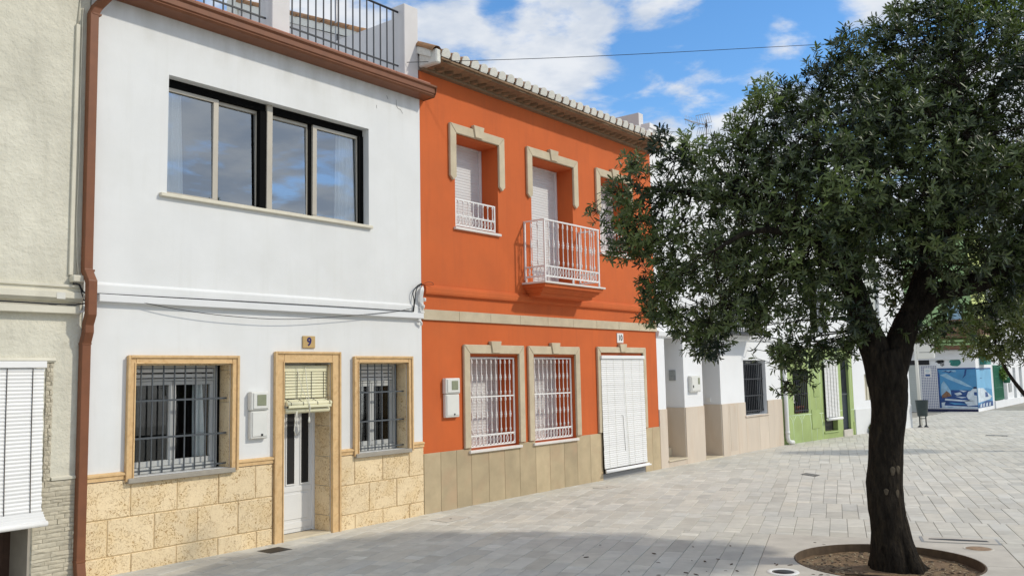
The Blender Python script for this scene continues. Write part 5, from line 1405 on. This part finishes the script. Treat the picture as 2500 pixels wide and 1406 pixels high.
ms = build('mural', MB().box(SX-.011, 48.62, SY-.012, SY-.002, .16, 2.0), 'pale_paint', shop)
sdp('painted_sea', [(SX+.02, .17), (48.6, .17), (48.6, .95), (47.3, 1.05), (46.4, 1.0), (SX+.02, 1.02)], .0125, .016, 'sky_paint', ms)
sdp('painted_ship', [(SX+.02, .40), (46.4, .44), (48.0, .50), (48.4, .62), (47.3, .86), (46.6, 1.05), (SX+.02, 1.08)], .0165, .020, 'foam_paint', ms)
sdp('painted_window', [(46.9, .62), (47.6, .62), (47.4, .84), (46.9, .86)], .0205, .023, 'sea_paint', ms)
sdp('painted_wave', [(SX+.02, .17), (48.6, .17), (48.6, .38), (47.2, .46), (SX+.02, .30)], .0205, .023, 'sea_paint', ms)
for x in (45.6, 46.2, 46.9, 47.6): sdp('painted_wave', [(x, .19), (x+.35, .19), (x+.42, .36), (x+.1, .33)], .0235, .026, 'foam_paint', ms)
sdp('painted_bird', [(45.9, 1.50), (46.2, 1.56), (46.5, 1.50), (46.2, 1.52)], .0125, .016, 'sea_paint', ms)
sdp('painted_border', [(SX+.0, 1.94), (48.6, 1.94), (48.6, 2.0), (SX+.0, 2.0)], .0125, .016, 'sea_paint', ms)
# patterned tile strip
strip = fr('tile_strip', .79, 1.50, .13, 2.17, .012, 'plate_white')
tb = MB()
for i in range(9):
    for j in range(26):
        y, z = .80 + i * .0775, .14 + j * .0775
        tb.box(SX-.0155, SX-.0125, y+.008, y+.062, z+.008, z+.062)
m_t = mat('pattern_tile', (0.20, 0.22, 0.34), 0.4, 0.3, 40); M['pattern_tile'] = m_t
build('tiles', tb, 'pattern_tile', strip, kind='stuff')
nt_ = build('notice', MB().box(SX-.025, SX-.0165, 1.05, 1.345, 1.62, 2.04), 'plate_white', strip)
build('printed_picture', MB().box(SX-.0275, SX-.0255, 1.09, 1.30, 1.65, 1.75), 'sea_paint', nt_)
for z, w_ in ((1.94, .16), (1.88, .20), (1.82, .12)): build('printed_line', MB().box(SX-.0275, SX-.0255, 1.195-w_/2, 1.195+w_/2, z, z+.022), 'blue_panel', nt_)
sh_ = MB()
for k in range(26): sh_.box(SX-.02-.004*(k % 2), SX-.002, 1.56, 3.2, .02+k*.083, .02+k*.083+.079)
build('roller_shutter', sh_, 'grey_slat', shop, kind='stuff')
fr('shutter_header', 1.10, 3.4, 2.20, 2.415, .05, 'black')
fr('fascia', SY+.0, 4.0, 2.42, 2.80, .10, 'bright_white'); fr('fascia_lip', SY-.04, 4.0, 2.795, 2.86, .17, 'bright_white')
frp('bird_emblem', [(.84, 2.33), (.72, 2.40), (.50, 2.40), (.42, 2.34), (.48, 2.30), (.58, 2.24), (.70, 2.24), (.76, 2.30)], .003, .02, 'black')
cr_ = frp('crest', [(.62, 2.34), (.45, 2.34), (.45, 2.16), (.53, 2.09), (.62, 2.16)], .003, .02, 'antenna_metal')
frp('crest_quarter', [(.60, 2.32), (.545, 2.32), (.545, 2.24), (.60, 2.24)], .0205, .024, 'steel_grey', cr_); frp('crest_quarter', [(.525, 2.22), (.47, 2.22), (.47, 2.16), (.525, 2.13)], .0205, .024, 'steel_grey', cr_)
frp('fish_emblem', [(.24, 2.32), (.16, 2.40), (-.06, 2.40), (-.22, 2.40), (-.28, 2.28), (-.24, 2.18), (-.12, 2.10), (.10, 2.12), (.20, 2.18), (.16, 2.26)], .003, .02, 'teal')
fr('balcony_soffit', SY+.02, 4, 2.88, 3.06, .55, 'brown_wood')
for z, m_ in ((3.065, 'shop_green'), (3.17, 'green_dark'), (3.22, 'shop_green'), (3.32, 'green_dark')): fr('moulding', SY-.02, 4, z, z+.09 if m_ != 'green_dark' else z+.04, .60, m_)
fr('balcony_slab', SY-.55, .4, 3.40, 3.47, .75, 'brown_wood')
bp = build('balcony', MB().box(44.50, 44.54, SY-.55, .35, 3.50, 4.25).box(44.545, 47.5, SY-.55, SY-.51, 3.50, 4.25), 'brown_wood', shop)
for k in range(7): build('batten', MB().box(44.485, 44.499, SY-.5+k*.25, SY-.42+k*.25, 3.52, 4.23), 'eave_brick', bp)
fr('awning', .15, -.46, 4.28, 4.95, .06, 'blue_panel'); fr('window_recess', .7, -.60, 5.6, 6.0, .03, 'steel_grey'); fr('window_ledge', .8, -.70, 6.0, 6.1, .12, 'grey_slat')
fr('upper_ledge', SY, 4, 6.6, 6.7, .15, 'shop_green')
gg = build('side_window', MB().box(49.15, 51.2, SY-.03, SY-.004, .40, 2.12), 'grille_green', shop)
# the row of white houses along the side street
row = thing('white_house', 'row of white fronts with narrow doorways receding at the far right edge', 'house', (49.0, -.9, 0))
mb = MB().wall(49.05, 64, -.05, 4.6, [(49.2, 51.3, .35, 2.12, .15), (51.65, 52.6, .05, 1.95, .3), (54.5, 55.3, .05, 1.98, .3), (56.4, 57.3, .05, 2.0, .3), (59, 60, .05, 2, .3)], y=SY)
shell(mb, 49.05, 64, 4.6, 9, SY); build('wall', mb, 'bright_white', row, weld=True)
for a, b in ((51.65, 52.6), (54.5, 55.3), (56.4, 57.3), (59, 60)): build('door', MB().box(a+.01, b-.01, SY+.25, SY+.29, .05, 1.95), 'grey_slat', row)
build('plinth', MB().box(49.1, 64, SY-.05, SY-.002, -.05, .34), 'bright_white', row)
build('meter_hatch', MB().box(53.0, 53.8, SY-.03, SY-.001, .70, 1.15), 'grey_plaque', row)
me = MB().box(-.03, .03, -.02, .02, -.86, .86).mesh('bar', M['grille_green'])
for i in range(9): inst('bar', me, row, (49.25 + i * .25, SY-.05, 1.24))
for z in (.45, 1.0, 1.55, 2.05): build('grille_rail', MB().box(49.2, 51.3, SY-.055, SY-.03, z-.02, z+.02), 'grille_green', row)
def leaf_ball(parent, name, c, r, n, size, m, seed):
    rg = np.random.default_rng(seed); V, F_, T = [], [], []
    for _ in range(n):
        d = rg.normal(size=3); d /= np.linalg.norm(d); p = np.array(c) + d * np.array(r) * rg.uniform(.35, 1) ** .6
        a = rg.normal(size=3); a /= np.linalg.norm(a); b = np.cross(a, rg.normal(size=3)); b /= np.linalg.norm(b)
        l = size * rg.uniform(.7, 1.3); w = l * .34; o = len(V)
        V += [tuple(p), tuple(p + a*l*.5 + b*w), tuple(p + a*l), tuple(p + a*l*.5 - b*w)]; F_.append((o, o+1, o+2, o+3)); T += [rg.uniform(0, 1)] * 4
    off = OFF[parent.name]
    me = bpy.data.meshes.new(name); me.from_pydata([tuple(Vector(v) - off) for v in V], [], F_); me.materials.append(M[m])
    at = me.attributes.new('tone', 'FLOAT', 'POINT'); at.data.foreach_set('value', T)
    o = link(name, me, parent); o['kind'] = 'stuff'; return o
t = thing('potted_plant', 'leafy plant in a dark green pot hung on the green window grille', 'plant', (51.0, -1.1, 1.4))
build('pot', MB().lathe([(.14, -.3), (.2, -.05), (.22, .0)], 10, (51.25, -1.12, 1.5)), 'grille_green', t)
leaf_ball(t, 'leaves', (50.7, -1.1, 1.7), (.42, .2, .28), 260, .14, 'leaf_bright', 5)
t = thing('weed', 'small weed tuft at the foot of the plain white wall', 'weed', (29.95, -.72, 0))
leaf_ball(t, 'leaves', (29.95, -.74, .12), (.22, .08, .20), 160, .11, 'leaf_olive', 6)
build('stem', MB().tube([(29.95, -.72, 0), (29.93, -.74, .2), (29.98, -.74, .42)], .008, 5), 'leaf_olive', t)
# wall box on the upper front
solo('wall_box', MB().box(46.2, 47.2, SY-.30, SY-.002, 2.15, 2.62), 'teal', (46.7, SY, 2.15), 'small teal box on the white wall above the side mural', 'wall box')

# street furniture
t = thing('litter_bin', 'dark metal litter bin on two legs at the end of the white wall', 'litter bin', (33.35, -1.42, 0))
n = 16; c = (33.35, -1.42)
build('bucket', MB().lathe([(.155, .38), (.165, .39), (.215, .93), (.225, .94), (.205, .94), (.15, .42)], n, (*c, 0)), 'bin_green', t)
for s_ in (-1, 1):
    x, y = c[0] + s_ * .11 * .62, c[1] - s_ * .11 * .78
    build('leg', MB().tube([(x, y, .015), (x, y, .62)], .022, 8), 'iron_dark', t)
    build('foot', MB().lathe([(.085, 0), (.08, .015), (.03, .07)], 8, (x, y, 0)), 'iron_dark', t)
build('brace', MB().tube([(c[0]-.07, c[1]+.09, .30), (c[0]+.07, c[1]-.09, .30)], .015, 6), 'iron_dark', t)
t = thing('sign_post', 'white post with a white board sign behind the tree trunk', 'sign', (34.3, -1.1, 0))
build('post', MB().tube([(34.3, -1.12, 0), (34.3, -1.08, 3.9)], .055, 10), 'sign_white', t)
bd_ = Matrix.Rotation(R(-98), 4, 'Z')
build('board', MB().box(34.24, 34.36, -1.72, -1.14, 2.40, 3.55), 'sign_white', t, bevel=.02)
build('printed_line', MB().box(34.234, 34.2385, -1.58, -1.22, 2.615, 2.63), 'steel_grey', t); build('printed_line', MB().box(34.234, 34.2385, -1.28, -1.22, 2.90, 2.92), 'steel_grey', t)
for z in (2.6, 3.3): build('bracket', MB().box(34.26, 34.34, -1.16, -1.06, z, z+.05), 'galv', t)

# ================================================================== trees
TB = Vector((10.24, -6.77, -.13))
TR = Vector((math.sin(YAW), -math.cos(YAW), 0)); TF = Vector((math.cos(YAW), math.sin(YAW), 0))
def tw(u, d, z, base=TB): return base + TR * u + TF * d + Vector((0, 0, z))
def limb(mb, pts, radii, n=14, seed=0, rough=.08, sub=5, mi=0):
    P = [Vector(p) for p in pts]; out, rr = [], []
    for i in range(len(P) - 1):
        p0, p1, p2, p3 = P[max(i-1, 0)], P[i], P[i+1], P[min(i+2, len(P)-1)]
        for k in range(sub):
            u = k / sub
            out.append(.5 * ((2*p1) + (p2-p0)*u + (2*p0-5*p1+4*p2-p3)*u*u + (-p0+3*p1-3*p2+p3)*u**3)); rr.append(radii[i]*(1-u) + radii[i+1]*u)
    out.append(P[-1]); rr.append(radii[-1])
    o = len(mb.v); mb.tube(out, rr, n, True, mi)
    for q in range(o, len(mb.v)):
        v = Vector(mb.v[q]); j = min((q - o) // n, len(out) - 1); c = out[j]
        nz = noise.noise(v * 3.1 + Vector((seed, 0, 0))) + .5 * noise.noise(v * 9 + Vector((0, seed, 0)))
        mb.v[q] = tuple(c + (v - c) * (1 + rough * 1.6 * nz))
    return out, rr
def in_poly(px, pz, poly):
    ins = np.zeros(len(px), bool); n = len(poly)
    for i in range(n):
        x1, y1 = poly[i]; x2, y2 = poly[(i+1) % n]
        c = ((y1 > pz) != (y2 > pz)) & (px < (x2 - x1) * (pz - y1) / (y2 - y1 + 1e-12) + x1)
        ins ^= c
    return ins
def edge_dist(px, pz, poly):
    d = np.full(len(px), 9.0); n = len(poly)
    for i in range(n):
        a = np.array(poly[i]); b = np.array(poly[(i+1) % n]); ab = b - a
        t = np.clip(((px - a[0]) * ab[0] + (pz - a[1]) * ab[1]) / (ab @ ab + 1e-9), 0, 1)
        d = np.minimum(d, np.hypot(px - a[0] - t*ab[0], pz - a[1] - t*ab[1]))
    return d
LEAF = np.array([(0, 0, 0), (.32, .105, .03), (.74, .11, .025), (1.0, 0, -.03), (.74, -.11, .025), (.32, -.105, .03)])
LEAF_F = [(0, 3, 2, 1), (0, 5, 4, 3)]
def leaf_mesh_arrays(pos, axis, nrm, length):
    side = np.cross(nrm, axis); side /= np.linalg.norm(side, axis=1)[:, None] + 1e-9
    nn = np.cross(axis, side)
    L = length[:, None, None]
    V = pos[:, None, :] + L * (LEAF[None, :, 0:1] * axis[:, None, :] + LEAF[None, :, 1:2] * side[:, None, :] + LEAF[None, :, 2:3] * nn[:, None, :])
    return V, side, nn
def leaves_object(name, parent, V, tone, m, kind='stuff'):
    n = len(V); off = np.array(OFF[parent.name])
    me = bpy.data.meshes.new(name); me.vertices.add(n*6); me.vertices.foreach_set('co', (V.reshape(-1, 3) - off).ravel().astype(np.float32))
    F_ = (np.arange(n)[:, None, None] * 6 + np.array(LEAF_F)[None]).reshape(-1, 4)
    me.loops.add(F_.size); me.loops.foreach_set('vertex_index', F_.ravel().astype(np.int32))
    me.polygons.add(len(F_)); me.polygons.foreach_set('loop_start', (np.arange(len(F_)) * 4).astype(np.int32))
    try: me.polygons.foreach_set('loop_total', np.full(len(F_), 4, np.int32))
    except Exception: pass
    me.update(calc_edges=True); me.validate(); me.materials.append(M[m])
    at = me.attributes.new('tone', 'FLOAT', 'POINT'); at.data.foreach_set('value', np.repeat(tone, 6).astype(np.float32))
    o = link(name, me, parent)
    if kind: o['kind'] = kind
    return o
def rosettes(centres, dirs, rg, per=(7, 11), ll=(.060, .102)):
    """leaves in whorls at the twig ends"""
    P, A, Nn, Ln, src = [], [], [], [], []
    for i, (c, d) in enumerate(zip(centres, dirs)):
        k = rg.integers(*per)
        t = np.cross(d, [.3, .2, 1.0]); t /= np.linalg.norm(t) + 1e-9; b = np.cross(d, t)
        ph = rg.uniform(0, 6.28)
        for j in range(k):
            a = ph + j * 2.4 + rg.normal(0, .25); th = rg.uniform(.55, 1.35)
            ax = d * math.cos(th) + (t * math.cos(a) + b * math.sin(a)) * math.sin(th)
            ax[2] -= rg.uniform(-.05, .22); ax /= np.linalg.norm(ax)
            nr = d - ax * (d @ ax) + rg.normal(0, .25, 3)
            P.append(c - d * rg.uniform(0, .07)); A.append(ax); Nn.append(nr); Ln.append(rg.uniform(*ll)); src.append(i)
    return np.array(P), np.array(A), np.array(Nn), np.array(Ln), np.array(src)

OUT = [(-3.24, 4.05), (-3.05, 4.12), (-3.0, 4.4), (-2.76, 4.54), (-2.68, 4.68), (-2.47, 4.58), (-2.40, 4.70), (-2.22, 4.70), (-2.0, 4.58), (-1.80, 4.88), (-1.52, 5.11), (-1.42, 5.32), (-1.23, 5.39), (-1.04, 5.27), (-0.84, 5.6), (-0.57, 5.74), (-0.54, 5.94), (-0.31, 5.78), (-0.06, 6.02), (0.14, 6.31), (0.48, 6.41), (0.67, 6.35), (0.89, 6.5), (1.49, 6.6), (2.0, 6.5), (2.5, 6.2), (2.9, 5.4), (3.0, 4.08), (2.8, 3.3), (2.32, 3.0), (1.75, 3.14), (1.57, 3.28), (1.51, 3.0), (1.35, 2.68), (1.12, 2.78), (0.83, 2.51), (0.51, 2.47), (0.38, 2.66), (0.15, 2.57), (-0.06, 2.85), (-0.27, 2.44), (-0.41, 2.31), (-0.74, 2.27), (-0.89, 1.95), (-1.07, 1.94), (-1.12, 2.23), (-1.28, 2.32), (-1.34, 2.6), (-1.67, 2.7), (-1.73, 2.47), (-1.96, 2.32), (-2.14, 2.48), (-2.32, 2.66), (-2.45, 2.76), (-2.63, 2.76), (-2.67, 2.99), (-2.71, 3.22), (-2.56, 3.45), (-2.79, 3.53), (-3.02, 3.46), (-3.09, 3.6), (-3.01, 3.83)]
# places one can see through: (u, z, ru, rz, how much is left)
THIN = [(-.14, 2.78, .20, .34, .3), (.35, 2.7, .18, .2, .4), (.18, 3.10, .20, .32, .18), (.30, 2.84, .16, .16, .35), (.74, 3.22, .22, .10, .12), (1.05, 2.86, .36, .22, .30), (-1.10, 2.72, .30, .16, .35), (-2.02, 3.05, .22, .18, .40), (-2.30, 2.95, .22, .14, .40), (-.25, 4.55, .45, .10, .35), (.90, 4.62, .30, .22, .35), (1.55, 5.15, .35, .25, .45), (-1.95, 4.42, .30, .12, .5), (-.6, 2.75, .3, .2, .5), (1.55, 3.55, .2, .3, .5)]
def big_tree():
    t = thing('street_tree', 'large broad-leaved tree with a dark forked trunk standing in the round soil pit', 'tree', TB)
    rg = np.random.default_rng(21)
    tr = MB()
    main = [((.03, 0, -.05), .27), ((.0, 0, .10), .245), ((-.03, .0, .45), .200), ((-.055, 0, .87), .186), ((-.005, 0, 1.31), .177), ((.05, 0, 1.76), .178), ((.055, 0, 2.15), .215), ((.02, 0, 2.42), .205)]
    limbs = []
    limbs.append(limb(tr, [tw(*p) for p, r in main], [r for p, r in main], 22, 1, .07))
    # root flare
    for a, l in ((-.95, .46), (.1, .36), (1.3, .34), (4.4, .34), (-1.5, .36)):
        c = TB + Vector((0, 0, .0)); d = Vector((math.cos(a), math.sin(a), 0))
        limb(tr, [tw(-.02, 0, .60) + d * .09, tw(.0, 0, .25) + d * .15, tw(.02, 0, .06) + d * .24, tw(.03, 0, -.04) + d * l], [.09, .095, .08, .03], 10, a, .10, 3)
    def L(pts, rad, n=14, seed=1): limbs.append(limb(tr, [tw(*p) for p in pts], rad, n, seed))
    L([(.0, 0, 2.05), (-.09, -.02, 2.46), (-.20, -.06, 2.78), (-.32, -.12, 3.13), (-.58, -.2, 3.51), (-.93, -.3, 3.79), (-1.39, -.35, 3.99), (-1.89, -.4, 4.12), (-2.4, -.45, 4.2)], [.15, .155, .145, .12, .10, .085, .065, .045, .02], 14, 3)
    L([(-.15, -.03, 2.65), (-.20, .1, 2.95), (-.16, .25, 3.3), (-.19, .4, 3.8), (-.34, .5, 4.44), (-.40, .55, 5.0), (-.3, .5, 5.6)], [.11, .11, .095, .08, .06, .04, .015], 12, 5)
    L([(.10, 0, 2.05), (.20, .0, 2.45), (.31, .02, 2.68), (.46, .04, 2.95), (.59, .06, 3.3), (.73, .05, 3.76), (.86, 0, 4.27), (.94, -.05, 4.84), (1.03, -.1, 5.47), (1.1, -.1, 6.2)], [.14, .165, .15, .135, .12, .10, .085, .065, .045, .015], 14, 7)
    L([(.36, .03, 2.76), (.55, .0, 2.97), (.78, -.05, 3.08), (1.10, -.12, 3.16), (1.39, -.15, 3.32), (1.66, -.2, 3.74), (2.02, -.2, 4.25), (2.4, -.2, 4.7)], [.10, .115, .115, .115, .105, .08, .05, .02], 14, 9)
    L([(.92, -.03, 4.6), (1.24, -.1, 5.08), (1.6, -.2, 5.5), (1.96, -.3, 5.84), (2.3, -.3, 6.3)], [.055, .05, .042, .03, .012], 10, 11)
    L([(-.55, -.2, 3.47), (-.80, -.5, 3.55), (-1.2, -.9, 3.62), (-1.7, -1.2, 3.6), (-2.1, -1.3, 3.4)], [.06, .055, .045, .03, .012], 10, 13)
    L([(-.93, -.3, 3.79), (-1.2, .1, 4.1), (-1.5, .5, 4.5), (-1.6, .8, 4.8)], [.055, .05, .035, .012], 10, 15)
    L([(.73, .05, 3.76), (.4, .6, 4.3), (.2, 1.0, 4.9), (.1, 1.2, 5.5)], [.06, .05, .035, .012], 10, 17)
    L([(.60, .06, 3.35), (.7, -.5, 3.9), (.6, -1.0, 4.5), (.4, -1.3, 5.0)], [.06, .05, .035, .012], 10, 19)
    L([(1.39, -.15, 3.32), (1.8, -.6, 3.6), (2.2, -1.0, 3.9), (2.6, -1.1, 4.2)], [.06, .05, .035, .012], 10, 23)
    L([(-.20, .25, 3.4), (-.7, .7, 3.5), (-1.2, 1.0, 3.3), (-1.6, 1.1, 3.0)], [.05, .04, .03, .012], 10, 25)
    build('trunk', tr, 'bark', t)
    from mathutils.bvhtree import BVHTree
    bvh = BVHTree.FromPolygons([Vector(v) for v in tr.v], tr.f)
    for u, z, w_, h_ in ((-.02, 1.12, .032, .055), (.045, 1.13, .028, .052), (-.10, .90, .026, .04), (.02, .88, .022, .05)):
        vs = []
        for rr, dd in ((1.0, .006), (.8, -.006), (.35, -.003)):
            for k in range(12):
                a = k / 12 * 6.283; q = tw(u + w_ * rr * math.cos(a) * (1 + .25 * math.sin(3*a)), -1.0, z + h_ * rr * math.sin(a))
                hit = bvh.ray_cast(q, TF)[0]
                vs.append(tuple((hit if hit else q + TF * .8) + TF * dd))
        fs = [(i*12+k, i*12+(k+1) % 12, (i+1)*12+(k+1) % 12, (i+1)*12+k) for i in range(2) for k in range(12)] + [tuple(24+k for k in range(12))]
        build('bark_scar', MB().add(vs, fs, 0, True), 'bark_scar', t)
    # crown: clumps of twigs spread through the volume under the outline
    n = 9000; u = rg.uniform(-3.3, 3.7, n); z = rg.uniform(1.9, 7.5, n)
    ok = in_poly(u, z, OUT); u, z = u[ok], z[ok]; ed = edge_dist(u, z, OUT)
    D = np.minimum(1.55, 1.45 * np.sqrt(ed + .01)) * np.clip(.55 + (z - 2.2) * .22, .4, 1)
    s = rg.uniform(-1, 1, len(u)); s = np.sign(s) * np.abs(s) ** .55
    d = s * D
    d = np.minimum(d, (-.75 - z * 1.057 + 6.77 + .78 * u) / .62)
    keep = ed > .07
    for (hu, hz, ru, rz, left) in THIN:
        inside = ((u - hu) / ru) ** 2 + ((z - hz) / rz) ** 2 < 1.3
        keep &= ~(inside & (rg.random(len(u)) > left * .45))
    u, z, d, ed = u[keep], z[keep], d[keep], ed[keep]
    # thin to a loose spacing
    sel = []; P = np.c_[u, d, z]
    for i in range(len(P)):
        mind = .19 if ed[i] < .3 else .26
        if all(((P[i] - P[j]) ** 2).sum() > mind ** 2 for j in sel): sel.append(i)
        if len(sel) >= 600: break
    C0 = P[sel]; ED = ed[sel]
    base = np.array(TB); axu, axd = np.array(TR), np.array(TF)
    def w3_(p): return base + p[:, 0:1] * axu + p[:, 1:2] * axd + np.c_[np.zeros(len(p)), np.zeros(len(p)), p[:, 2]]
    nodes = np.array([list(p) for o, r in limbs[1:] for p in o]); nr = np.array([r for o, rr in limbs[1:] for r in rr])
    CW = w3_(C0)
    twigs = MB()
    cen, dr, tone = [], [], []
    mid = base + np.array([0, 0, 4.0]) + axu * .2
    for i, c in enumerate(CW):
        dd = np.linalg.norm(nodes - c, axis=1) + np.where(nr > .12, .6, 0) + np.maximum(0, nodes[:, 2] - c[2]) * .5
        j = int(np.argmin(dd)); a = nodes[j]; mp = (a + c) / 2 + rg.normal(0, .06, 3) + np.array([0, 0, .05])
        r0 = min(.022, .45 * nr[j], .006 + .006 * dd[j])
        twigs.tube([a, (a*.6 + mp*.4 + rg.normal(0, .02, 3)), mp, c], [r0, r0*.8, r0*.6, .004], 5)
        rad = .15 + .17 * min(1, ED[i] / .5); k = int(12 + 13 * rad / .3 * rg.uniform(.6, 1.3))
        out = c - mid; out /= np.linalg.norm(out); tv = rg.normal(0, .30)
        for q in range(k):
            v = rg.normal(size=3); v /= np.linalg.norm(v); p = c + v * rad * rg.uniform(.25, 1.0) ** .7 * np.array([1.1, 1.1, .9])
            dv = v * .7 + out * .55 + np.array([0, 0, .38]) + rg.normal(0, .2, 3); dv /= np.linalg.norm(dv)
            cen.append(p); dr.append(dv); tone.append(tv)
            if q % 4 == 0: twigs.tube([c, (c + p) / 2 + rg.normal(0, .012, 3), p], [.0045, .0035, .002], 4, cap=False)
    # sprigs breaking the outline
    m_ = 520; per = []
    for i in range(len(OUT)):
        a, b = np.array(OUT[i]), np.array(OUT[(i+1) % len(OUT)]); per.append(np.linalg.norm(b - a))
    for _ in range(m_):
        i = rg.choice(len(OUT), p=np.array(per) / sum(per)); f = rg.random(); a, b = np.array(OUT[i]), np.array(OUT[(i+1) % len(OUT)])
        q = a + (b - a) * f; nrm = np.array([-(b - a)[1], (b - a)[0]]); nrm /= np.linalg.norm(nrm) + 1e-9
        q = q - nrm * rg.uniform(.0, .14) + nrm * rg.uniform(-.02, .05)
        p = w3_(np.array([[q[0], rg.normal(0, .22), q[1]]]))[0]
        dv = nrm[0] * axu + np.array([0, 0, nrm[1]]) + rg.normal(0, .35, 3) + np.array([0, 0, .15]); dv /= np.linalg.norm(dv)
        cen.append(p); dr.append(dv); tone.append(rg.normal(0, .25)); twigs.tube([p - dv * .16 + rg.normal(0, .02, 3), p - dv*.05, p], [.004, .003, .002], 4, cap=False)
    build('twigs', twigs, 'bark', t, kind='stuff')
    P, A, Nn, Ln, src = rosettes(cen, dr, rg)
    V, side, nn = leaf_mesh_arrays(P, A, Nn, Ln)
    tv = np.array(tone)[src]
    T = np.clip(.40 + tv + rg.normal(0, .13, len(P)), 0, 1)
    # the 300 leaves that show largest become leaves of their own
    rel = P - np.array(CAM); dz = rel @ np.array(_F); vd = rel / np.linalg.norm(rel, axis=1)[:, None]
    px = rel @ np.array(_R) / dz * 2150; py = -(rel @ np.array(_U)) / dz * 2150
    vis = (np.abs(px) < 1230) & (np.abs(py) < 690)
    front = (P - base) @ axd
    sc = Ln * np.abs((nn * vd).sum(1)) / dz - front * .004; sc[~vis] = -9
    big = np.argsort(-sc)[:300]; rest = np.setdiff1d(np.arange(len(P)), big)
    leaves_object('crown', t, V[rest], T[rest], 'leaf')
    protos = []
    for q in range(5):
        me = bpy.data.meshes.new('leaf'); me.from_pydata([tuple(v) for v in LEAF], [], LEAF_F); me.materials.append(M['leaf'])
        at = me.attributes.new('tone', 'FLOAT', 'POINT'); at.data.foreach_set('value', [q / 5 + .1] * 6); protos.append(me)
    for i in big:
        o = bpy.data.objects.new('leaf', protos[min(4, int(T[i] * 5))]); COL.objects.link(o); o.parent = t
        m4 = Matrix((( A[i][0], side[i][0], nn[i][0], 0), (A[i][1], side[i][1], nn[i][1], 0), (A[i][2], side[i][2], nn[i][2], 0), (0, 0, 0, 1))) @ Matrix.Scale(Ln[i], 4)
        m4.translation = Vector(P[i]) - OFF[t.name]; o.matrix_local = m4; OFF[o.name] = OFF[t.name]
    return len(P)
NLEAF = big_tree()

def small_tree(base, spec, label, lm, seed, cr, n_ros, name='street_tree'):
    t = thing(name, label, 'tree', base); rg = np.random.default_rng(seed); tr = MB()
    for pts, rad in spec: limb(tr, [tw(*p, base=Vector(base)) for p in pts], rad, 10, seed)
    build('trunk', tr, 'bark', t)
    cen, dr, tone = [], [], []
    for (u, d, z, r) in cr:
        tv = rg.normal(0, .2)
        for _ in range(int(n_ros * r * r)):
            v = rg.normal(size=3); v /= np.linalg.norm(v); p = np.array(tw(u, d, z, base=Vector(base))) + v * r * rg.uniform(.3, 1) ** .6
            dv = v + np.array([0, 0, .4]) + rg.normal(0, .3, 3); cen.append(p); dr.append(dv / np.linalg.norm(dv)); tone.append(tv + rg.normal(0, .1))
    P, A, Nn, Ln, src = rosettes(cen, dr, rg, (5, 8), (.10, .15)); V, s_, n_ = leaf_mesh_arrays(P, A, Nn, Ln)
    leaves_object('crown', t, V, np.clip(.5 + np.array(tone)[src] + rg.normal(0, .12, len(P)), 0, 1), lm)
KS = 1.22
b2 = TB + TR * 7.55 * KS + TF * 12 + Vector((0, 0, .13))
small_tree(b2, [([(0, 0, 0), (-.22, 0, .6), (-.62, 0, 1.2), (-1.08, 0, 1.86), (-1.36, 0, 2.5), (-1.3, 0, 3.1)], [.10, .075, .055, .036, .026, .010]), ([(-.3, 0, .75), (.1, .2, 1.6), (.3, .3, 3.0)], [.08, .06, .02])],
           'smaller olive-green tree at the right edge in front of the far white row', 'leaf_olive', 31,
           [((u - .40) * KS, d * KS, 2.1 + (z - 2.1) * KS, r * KS) for u, d, z, r in ((-.95, .1, 2.75, .42), (-.62, -.2, 3.05, .42), (-.75, .2, 3.35, .38), (-.3, 0, 2.75, .45), (-.35, .1, 3.5, .42), (.1, .2, 3.2, .55), (.5, 0, 2.9, .55), (.6, .1, 3.6, .6), (.0, 0, 3.9, .5), (-1.22, 0, 2.45, .24), (-.9, 0, 2.4, .26), (-.5, .1, 2.35, .28), (.2, .4, 2.5, .45), (-1.2, .1, 2.95, .25), (-.75, -.1, 2.5, .34), (-.35, -.2, 3.1, .4))], 440)
